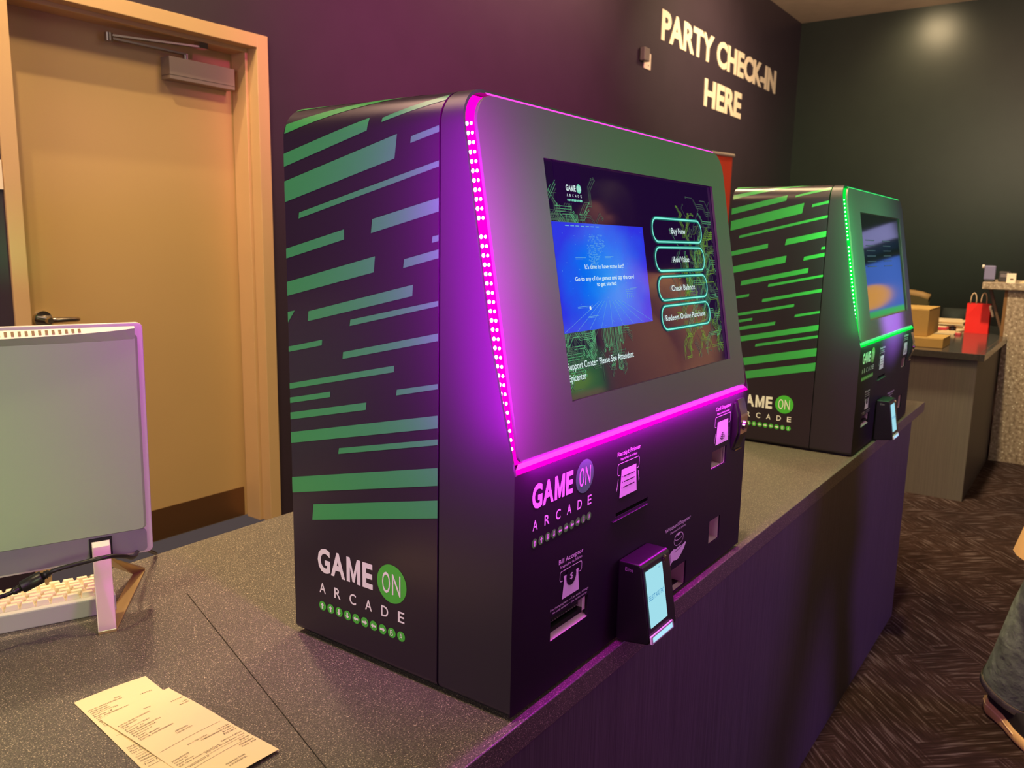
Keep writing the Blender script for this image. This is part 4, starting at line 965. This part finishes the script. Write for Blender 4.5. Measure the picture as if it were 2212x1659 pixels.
# keyboard
kb = thing('keyboard', 'white keyboard lying behind the computer, under its screen', 'keyboard', (0.463, 1.199, CZ), math.radians(-22.5))
M_KB = mat('keyboard_grey', (168, 168, 160), 0.5); M_KEY = mat('keycap_cream', (240, 226, 196), 0.5)
b = MB(); KL0, KL1 = -.30, .148
prof = [(0, .0), (0.0, .0265), (.006, .0280), (.128, .0110), (.130, .004), (.128, 0)]
b.prism(prof, lambda y, z: (KL0, y, z), lambda y, z: (KL1-.0*z, y, z), M_KB)
b.build('keyboard_body', kb, .002)
rowd = .0192
rs = random.Random(3); kk = 0
for r in range(6):
    y0 = .0095+r*rowd; z0 = .0283-(y0+.008-.006)*.1393
    off = (0, .004, .009, .013, .004, 0)[r]
    b = MB(); x = KL1-.008-off
    while x > KL0+.02:
        wk = .0178 if not (r == 0 and -.12 < x < 0) else .0178
        wk = wk*(1.5 if (r in (1, 4) and x > KL1-.03) else 1)
        x0 = x-wk
        ta = .0022; h = .0068
        zz0 = z0+.0082*.1393; zz1 = z0-.0082*.1393
        b.add([(x0, y0, zz0-.001), (x, y0, zz0-.001), (x, y0+.0164, zz1-.001), (x0, y0+.0164, zz1-.001), (x0+ta, y0+ta, zz0+h), (x-ta, y0+ta, zz0+h), (x-ta, y0+.0164-ta, zz1+h), (x0+ta, y0+.0164-ta, zz1+h)],
              [(4, 5, 6, 7), (0, 1, 5, 4), (1, 2, 6, 5), (2, 3, 7, 6), (3, 0, 4, 7)], M_KEY)
        x = x0-.0014
    b.build('key_row', kb, .0005)

# power cord with ferrite barrel, draped in front of the leg
cord = thing('power_cord', 'black cord with a thick ferrite barrel hanging behind the computer', 'cord', (0, 0, 0))
cp = [(0.42, 1.143, 0.8535), (0.4408, 1.14, 0.854), (0.4533, 1.14, 0.854), (0.4661, 1.13, 0.8617)]
cq = [(0.4893, 1.12, 0.8721), (0.4942, 1.115, 0.8751), (0.4991, 1.105, 0.8817), (0.5152, 1.092, 0.8868), (0.5315, 1.081, 0.8903), (0.5495, 1.073, 0.8921), (0.5648, 1.074, 0.8892), (0.5835, 1.08, 0.8816), (0.5991, 1.09, 0.8726), (0.6157, 1.11, 0.8661), (0.6525, 1.165, 0.8513), (0.70, 1.23, 0.82), (0.758, 1.30, 0.779)]
M_CORD = mat('cord_rubber', (26, 22, 22), 0.38)
def smooth_path(p, k=5):
    P = [Vector(q) for q in p]; out = []
    for i in range(len(P)-1):
        a = P[max(i-1, 0)]; b_ = P[i]; c = P[i+1]; d = P[min(i+2, len(P)-1)]
        for j in range(k):
            t = j/k; out.append(0.5*((2*b_)+(c-a)*t+(2*a-5*b_+4*c-d)*t*t+(3*b_-a-3*c+d)*t**3))
    out.append(P[-1]); return out
b = MB(); b.tube(smooth_path([(0.36, 1.15, 0.862)]+cp), .0030, M_CORD, 10); b.tube(smooth_path(cq), .0031, M_CORD, 10); b.build('cable', cord)
b = MB(); a = Vector(cp[-1]); c = Vector(cq[0])
d = (c-a).normalized(); a2 = a+d*.001; c2 = c
b.tube([a2-d*.012, a2-d*.008, a2-d*.0075, a2-d*.004, a2-d*.0035, a2], [.0042, .0055, .0042, .0058, .0045, .0060], M_CORD, 12)
b.tube([c2, c2+d*.0035, c2+d*.004, c2+d*.0075, c2+d*.008, c2+d*.010], [.0060, .0045, .0058, .0042, .0055, .0040], M_CORD, 12)
b.tube([a2-d*.0003, a2, a2+d*.001, c2-d*.001, c2, c2+d*.0003], [.005, .0078, .0085, .0085, .0078, .005], M_CORD, 20)
b.build('ferrite_barrel', cord)

# ------------------------------------------------------------------ receipts
M_RCPT = mat('thermal_paper', (236, 216, 166), 0.55); M_INK = mat('receipt_ink', (92, 84, 70), 0.7)
def receipt(loc, rz, W_, L_, lines, rules, label, lift):
    o = thing('receipt', label, 'receipt', loc, rz, 'printed receipts on the near counter')
    def zf(x, y): return 0.0009+lift*(0.5-0.5*math.cos(2*PI*min(1, max(0, -y/L_))*1.5))*0.6+0.0012*math.sin(x/W_*PI)
    b = MB(); nx, ny = 8, 24
    vs = [(W_*i/nx, -L_*j/ny, zf(W_*i/nx, -L_*j/ny)) for j in range(ny+1) for i in range(nx+1)]
    fs = [(j*(nx+1)+i, (j+1)*(nx+1)+i, (j+1)*(nx+1)+i+1, j*(nx+1)+i+1) for j in range(ny) for i in range(nx)]
    b.add(vs, fs, M_RCPT, True); b.add([(v[0], v[1], v[2]-0.00018) for v in vs], [f[::-1] for f in fs], M_RCPT, True)
    pl = lambda x, y: (x, y, zf(x, y)+0.0003)
    for s, x0, x1, y, h in lines: b.text(s, x0, x1, y, h, pl, M_INK, 0.0)
    for y in rules:
        for i in range(12):
            x0 = .006+(W_-.012)*i/12; x1 = .006+(W_-.012)*(i+.97)/12; b.poly([(x0, y), (x1, y), (x1, y+.0004), (x0, y+.0004)], pl, M_INK)
    b.build('printed_paper', o)
    return o
h = .0024
LA = [('Sale', .036, .044, -.028, h), ('14:04:43', .062, .076, -.041, h), ('POS ID: 50001222042EU03', .004, .043, -.033, h), ('2026/06/05', .004, .024, -.0375, h), ('MASTERCARD', .004, .025, -.042, h), ('5401*******355', .004, .033, -.0465, h),
      ('Batch#: 18', .004, .024, -.051, h), ('AID: A0000000041010', .004, .042, -.0555, h), ('AID Label: MASTERCARD', .004, .046, -.060, h), ('Reference #', .004, .027, -.0645, h), ('Total:', .004, .016, -.069, h), ('Auth#:', .004, .016, -.0735, h), ('TSI/TVR:', .004, .020, -.078, h),
      ('2026/06/05', .004, .024, -.137, h), ('Order ID', .004, .020, -.1415, h), ('Pass Price', .004, .024, -.146, h), ('150 Chip Arcade Game Card', .004, .052, -.1505, h), ('Card/Wristband #', .004, .034, -.160, h), ('0098950', .004, .018, -.165, h), ('0098955', .004, .018, -.170, h), ('Total Paid', .004, .026, -.179, h), ('Store ID', .02, .036, -.190, h)]
LB = [('Sale', .0405, .049, -.023, h), ('14:12:30', .069, .084, -.034, h), ('340', .077, .083, -.044, h), ('$36.00', .071, .083, -.0485, h), ('POS ID: 50001222042EU03', .004, .0425, -.033, h), ('2026/06/05', .004, .024, -.0375, h), ('VISA', .004, .012, -.042, h), ('4147*******3064', .004, .034, -.0465, h), ('Batch#: 16', .004, .024, -.051, h),
      ('AID: A0000000031010', .004, .042, -.0555, h), ('AID Label: VISA', .004, .034, -.060, h), ('Reference #', .004, .026, -.0645, h), ('Total:', .004, .016, -.069, h), ('Auth#: 096450', .004, .030, -.0735, h), ('TSI/TVR: 0000/0000000000', .004, .044, -.078, h), ('APPROVED', .036, .052, -.094, h), ('THANK YOU!!', .035, .055, -.0985, h),
      ('BUY + ADD-CR/CHL', .031, .056, -.126, h), ('14:12:30', .068, .083, -.126, h), ('178000330003001D0001', .045, .083, -.1305, h), ('$1.00*1', .069, .083, -.135, h), ('$35.00*1', .067, .083, -.1395, h), ('2026/06/05', .004, .024, -.1385, h), ('Order ID', .004, .020, -.143, h), ('Pass Price', .004, .024, -.1475, h), ('225 Chip Arcade Game Card', .004, .052, -.152, h), ('Balance Added', .057, .083, -.149, h), ('225 Chip Arcade Game Card', .034, .083, -.1545, h),
      ('Wristband #', .010, .034, -.161, h), ('$36.00', .071, .083, -.163, h), ('100000003', .065, .083, -.171, h), ('Kiosk 254', .065, .083, -.1755, h), ('TRANSACTION', .034, .058, -.190, h), ('SUCCESSFUL', .035, .057, -.1945, h)]
receipt((0.4372, 0.9460, CZ), math.atan2(-.0095, .0854), .0860, .24, LA, [-.105, -.155, -.174, -.184], 'long cream paper receipt lying underneath, its left side showing', 0.0006)
receipt((0.4366, 0.8850, CZ+.0016), 0.0, .0864, .21, LB, [-.113, -.158, -.166], 'long cream paper receipt on top, nearer the kiosk', 0.0022)

# ------------------------------------------------------------------ person walking at the right edge
M_SKIN = mat('skin', (176, 124, 92), 0.55, var=0.05); M_SHIRT = mat('grey_shirt', (90, 88, 92), 0.85)
pn = thing('person', 'person in faded jeans, tan coat and pale-soled shoes walking at the right edge', 'person', (0, 0, 0))
F = Vector((-.793, -.609, 0)); Lf = Vector((.609, -.793, 0))     # facing, left hand side
hip = Vector((2.46, -.165, .92))
def P3(f, l, z): v = hip+F*f+Lf*l; return Vector((v.x, v.y, z))
heelR = Vector((2.640, .098, 0))
def skin_mesh(name, chains, m, parent, sub=2):
    vs = []; es = []; rs = []
    for ch in chains:
        prev = None
        for (p, r, *ref) in ch:
            if ref: idx = ref[0] if p is None else None
            if p is None: prev = ref[0]; continue
            vs.append(tuple(p)); rs.append(r); i = len(vs)-1
            if prev is not None: es.append((prev, i))
            prev = i
    me = bpy.data.meshes.new(name); me.from_pydata(vs, es, [])
    me.materials.append(m); o = bpy.data.objects.new(name, me); COL.objects.link(o); o.parent = parent
    sk = o.modifiers.new('skin', 'SKIN'); sk.use_smooth_shade = True
    for i, r in enumerate(rs): me.skin_vertices[0].data[i].radius = (r, r)
    me.skin_vertices[0].data[0].use_root = True
    sb = o.modifiers.new('sub', 'SUBSURF'); sb.levels = sub; sb.render_levels = sub
    return o
kneeR = Vector((2.505, -.005, .50)); ankR = Vector((2.585, .055, .095)); toeR = ankR+F*.17; toeR.z = .035
kneeL = P3(.22, .085, .52); ankL = P3(.46, .085, .12); toeL = ankL+F*.16; toeL.z = .09
N = 0
ch = [[(P3(0, 0, .93), .125), (P3(.01, 0, 1.06), .115), (P3(.01, 0, 1.22), .125), (P3(.01, 0, 1.37), .12), (P3(.015, 0, 1.47), .055), (P3(.03, 0, 1.54), .052), (P3(.045, 0, 1.62), .078), (P3(.045, 0, 1.70), .082), (P3(.035, 0, 1.76), .055)],
      [(None, 0, 0), (P3(-.005, -.09, .88), .085), (kneeR, .055), (ankR, .038), (toeR, .026)],
      [(None, 0, 0), (P3(.03, .09, .88), .085), (kneeL, .055), (ankL, .038), (toeL, .026)],
      [(None, 0, 3), (P3(0, -.17, 1.42), .055), (P3(-.06, -.22, 1.17), .042), (P3(.07, -.23, .95), .030), (P3(.11, -.22, .90), .030)],
      [(None, 0, 3), (P3(0, .17, 1.42), .055), (P3(-.05, .23, 1.16), .042), (P3(.02, .24, .92), .030), (P3(.05, .235, .87), .030)]]
skin_mesh('body', ch, M_SKIN, pn)
# fingers on both hands (each its own chain)
for s_, hc in ((-1, P3(.11, -.22, .90)), (1, P3(.05, .235, .87))):
    for j in range(5):
        o_ = Lf*0; side = F*((j-1.5)*.018) if j < 4 else F*(.035)
        b0 = hc+side+Vector((0, 0, -.012)); ln = (.062, .070, .066, .052, .045)[j]
        b = MB(); b.tube([b0+Vector((0, 0, .02)), b0, b0+Vector((0, 0, -ln*.5))+Lf*(-s_)*.006, b0+Vector((0, 0, -ln))+Lf*(-s_)*.022], [.009, .0085, .008, .0055], M_SKIN, 8); b.build('finger', pn)
# head details
hd = P3(.045, 0, 1.66)
b = MB(); b.loft([[hd+Lf*(.085*k_*math.cos(t))+F*(-.03+.095*k_*math.sin(t)*(.6 if math.sin(t) > 0 else 1))+Vector((0, 0, z)) for t in [2*PI*i/20 for i in range(20)]] for z, k_ in ((-.03, .80), (.03, 1.02), (.09, 1.0), (.135, .75), (.155, .3))], mat('dark_hair', (30, 22, 18), .6)); b.build('hair', pn)
b = MB()
for s_ in (-1, 1):
    c = hd+F*.082+Lf*.030*s_+Vector((0, 0, .0)); b.cyl(c, c+F*.006, .010, M_WHITEPL, .006, 12); b.cyl(c+F*.006, c+F*.0075, .005, M_BLACK, .004, 10)
b.build('eyes', pn)
b = MB(); b.tube([hd+F*.08+Vector((0, 0, .005)), hd+F*.098+Vector((0, 0, -.025)), hd+F*.080+Vector((0, 0, -.034))], [.006, .012, .008], M_SKIN, 8); b.build('nose', pn)
b = MB(); b.tube([hd+F*.076+Lf*(.022*k_)+Vector((0, 0, -.058)) for k_ in (-1, -.4, .4, 1)], [.002, .005, .005, .002], mat('lips', (150, 80, 70), .5), 8); b.build('mouth', pn)
for s_ in (-1, 1):
    b = MB(); b.tube([hd+Lf*.080*s_+Vector((0, 0, z)) for z in (-.02, 0, .02)], [.006, .012, .007], M_SKIN, 8); b.build('ear', pn)
# jeans: two wide legs and a seat
M_JEAN = mat('faded_denim', (104, 116, 104), 0.85, var=0.50, vscale=11, bump=(28, .8, .012)); M_JEANC = mat('denim_hem', (132, 136, 112), 0.85, var=0.35, vscale=30, bump=(220, .5, .001))
M_STITCH = mat('stitch', (170, 160, 110), .8)
def leg_path(a, k_, c, hem):
    pts = []
    for t in (0, .25, .5, .75, 1): pts.append((a.lerp(k_, t), .110+(.083-.110)*t))
    for t in (.2, .4, .6, .8, 1): pts.append((k_.lerp(c, t), .083+(hem-.083)*t))
    return pts
def ring_at(p, d, r, n=28, wr=0.0, ph=0):
    d = d.normalized(); a = (F-d*F.dot(d)).normalized(); bb = d.cross(a)
    return [p+a*math.cos(2*PI*i/n)*r*(1.05+wr*math.sin(5*2*PI*i/n+ph))+bb*math.sin(2*PI*i/n)*r*(.95+wr*math.sin(3*2*PI*i/n+ph*1.7)) for i in range(n)]
cuffR = Vector((2.605, .070, .118)); cuffL = ankL+Vector((0, 0, .01))
for nm, a_, k_, c_ in (('r', P3(-.005, -.085, .90), kneeR, cuffR), ('l', P3(.03, .085, .90), kneeL, cuffL)):
    lp = leg_path(a_, k_, c_, .092); rg = []
    for i, (p, r) in enumerate(lp):
        d = (lp[min(i+1, len(lp)-1)][0]-lp[max(i-1, 0)][0]); rg.append(ring_at(p, d, r, wr=.035 if i > 3 else 0, ph=i*1.3))
    b = MB(); b.loft(rg, M_JEAN, cap=(False, False))
    dd = (lp[-1][0]-lp[-2][0]).normalized()
    e0 = ring_at(lp[-1][0]-dd*.001, dd, .0945, wr=.035, ph=9*1.3); e1 = ring_at(lp[-1][0]+dd*.022, dd, .0955, wr=.035, ph=9*1.3); e2 = ring_at(lp[-1][0]+dd*.022, dd, .088, wr=.035, ph=9*1.3); e3 = ring_at(lp[-1][0]-dd*.05, dd, .086, wr=.035, ph=9*1.3)
    b.loft([e0, e1, e2, e3], M_JEANC, cap=(False, False))
    j = b.build('jeans_leg', pn)
    sd = MB(); ki = 2
    for ki in (2, 24):
        sd.tube([r_[ki]+(r_[ki]-sum((Vector(q) for q in r_), Vector())/len(r_)).normalized()*.0006 for r_ in rg], .0012, M_STITCH, 6)
    sd.build('side_seam', j)
    b = MB(); b.loft([ring_at(lp[-1][0]-dd*.0015, dd, .0958, wr=.035, ph=9*1.3), ring_at(lp[-1][0]+dd*.0005, dd, .0958, wr=.035, ph=9*1.3)], M_STITCH, cap=(False, False)); b.build('hem_stitching', j)
b = MB(); b.loft([[P3(0, 0, z)+F*(ry*math.cos(t))+Lf*(rx*math.sin(t)) for t in [2*PI*i/24 for i in range(24)]] for z, rx, ry in ((.80, .19, .13), (.90, .195, .135), (1.0, .175, .125), (1.05, .165, .12))], M_JEAN); b.build('jeans_seat', pn)
# shoes
M_SOLE = mat('cream_rubber', (224, 182, 120), 0.55); M_UPPER = mat('black_canvas', (20, 14, 14), 0.8)
def shoe(ank, direc, z0, pitch=0.0):
    f = direc.normalized(); l = Vector((-f.y, f.x, 0)); o = Vector((ank.x, ank.y, z0))-f*.075
    def pt(x, y, z): return o+f*x+l*y+Vector((0, 0, z+x*pitch))
    out = [(0, 0), (.004, .022), (.03, .034), (.10, .034), (.17, .046), (.23, .044), (.265, .026), (.275, 0), (.265, -.026), (.23, -.042), (.17, -.042), (.10, -.032), (.03, -.033), (.004, -.022)]
    b = MB(); b.loft([[pt(.004+x*.985, y*.96, .002) for x, y in out], [pt(x, y*1.04, .008) for x, y in out], [pt(x, y*1.04, .042-.014*x/.27) for x, y in out], [pt(.006+x*.96, y*.93, .044-.014*x/.27) for x, y in out]], M_SOLE); s = b.build('shoe_sole', pn)
    b = MB(); b.loft([[pt(.008+x*.95, y*.92, .036) for x, y in out], [pt(.010+x*.92, y*.84, .058-.05*max(0, x-.12)) for x, y in out], [pt(.016+x*.62, y*.78, .078) for x, y in out], [pt(.022+x*.36, y*.72, .105) for x, y in out]], M_UPPER, cap=(True, True)); b.build('shoe_upper', pn)
    b = MB(); b.tube([pt(x*1.01-.001, y*1.05, .031-.012*x/.27) for x, y in out[-4:]+out[:8]], .0022, mat('sole_trim', (240, 205, 150), .5), 6); b.build('sole_trim', pn)
shoe(Vector((2.598, .090, 0)), Vector((-.147, -.115, 0)), 0.002)
shoe(ankL, F, 0.055, 0.12)
# coat
M_COAT = mat('tan_coat_cloth', (206, 166, 104), 0.9, bump=(400, .3, .001), var=.05, vscale=14)
def coat_ring(z, rx, ry, n=36, wav=0.0, fo=0.0):
    return [P3(fo, 0, z)+F*(ry*math.cos(t)*(1+wav*math.sin(4*t+1)))+Lf*(rx*math.sin(t)*(1+wav*math.sin(5*t))) for t in [2*PI*i/n for i in range(n)]]
rg = [coat_ring(z, rx, ry, wav=wv) for z, rx, ry, wv in ((1.47, .07, .065, 0), (1.44, .15, .09, 0), (1.36, .205, .13, 0), (1.15, .20, .145, .01), (.95, .215, .17, .02), (.75, .245, .21, .03), (.575, .290, .255, .035))]
b = MB(); b.loft(rg, M_COAT, cap=(False, False)); e = coat_ring(.575, .283, .248, wav=.035); b.loft([rg[-1], e, coat_ring(.70, .245, .21, wav=.035)], M_COAT, cap=(False, False)); COAT = b.build('coat', pn)
for s_, pts in ((-1, (P3(0, -.165, 1.42), P3(-.06, -.225, 1.17), P3(.06, -.232, .965))), (1, (P3(0, .165, 1.42), P3(-.05, .235, 1.16), P3(.015, .242, .935)))):
    b = MB(); b.tube(smooth_path(pts, 4), [.075-.003*i for i in range(9)], M_COAT, 14); b.build('coat_sleeve', pn)

# ------------------------------------------------------------------ arcade machines along the right wall (seen in the screens' reflections)
M_CAB = mat('arcade_cabinet_black', (20, 20, 24), .4)
for i, (x, y, c1, c2, c3, lb) in enumerate([(9.1, -0.95, (.10, .25, 1.0), (1.0, .45, .08), (.1, .9, .2), 'arcade machine with a blue and orange screen by the right wall, nearest the bar'),
                             (9.0, -3.10, (.05, .12, .9), (1.0, .10, .12), (.1, .8, .3), 'arcade machine with a blue and red screen by the right wall'),
                             (8.6, -4.40, (.1, .7, .1), (.4, .9, .05), (.8, .6, .2), 'arcade machine with a lime screen by the right wall, farthest from the bar')]):
    am = thing('arcade_machine', lb, 'arcade machine', (x, y, 0), 0, 'arcade machines along the right wall')
    b = MB(); b.prism([(0, 0), (0, .85), (-.12, .95), (.10, 1.05), (.20, 1.75), (.02, 1.85), (.02, 2.05), (.65, 2.05), (.65, 0)], lambda xx, z: (xx, -.45, z), lambda xx, z: (xx, .45, z), M_CAB); b.build('cabinet', am)
    b = MB(); q = lambda yy, z: (.10+(z-1.05)*(.10/.70)-.004, yy, z)
    b.poly([(-.38, 1.12), (.38, 1.12), (.38, 1.70), (-.38, 1.70)], q, emis('arcade_screen_base_%s' % 'abc'[i], c1, 1.3))
    q2 = lambda yy, z: (.10+(z-1.05)*(.10/.70)-.006, yy, z)
    b.disc(0, 1.36, .20, .13, q2, emis('arcade_screen_hot_%s' % 'abc'[i], c2, 1.8), 24); b.poly([(-.38, 1.12), (.38, 1.12), (.34, 1.20), (-.34, 1.22)], q2, emis('arcade_screen_alt_%s' % 'abc'[i], c3, 1.3)); b.build('screen', am)
    b = MB(); b.box(.012, .0195, -.42, .42, 1.87, 2.03, emis('arcade_marquee_%s' % 'abc'[i], (c1[0]*.5+.4, c1[1]*.5+.3, c1[2]*.5+.4), 1.2)); b.build('marquee', am)
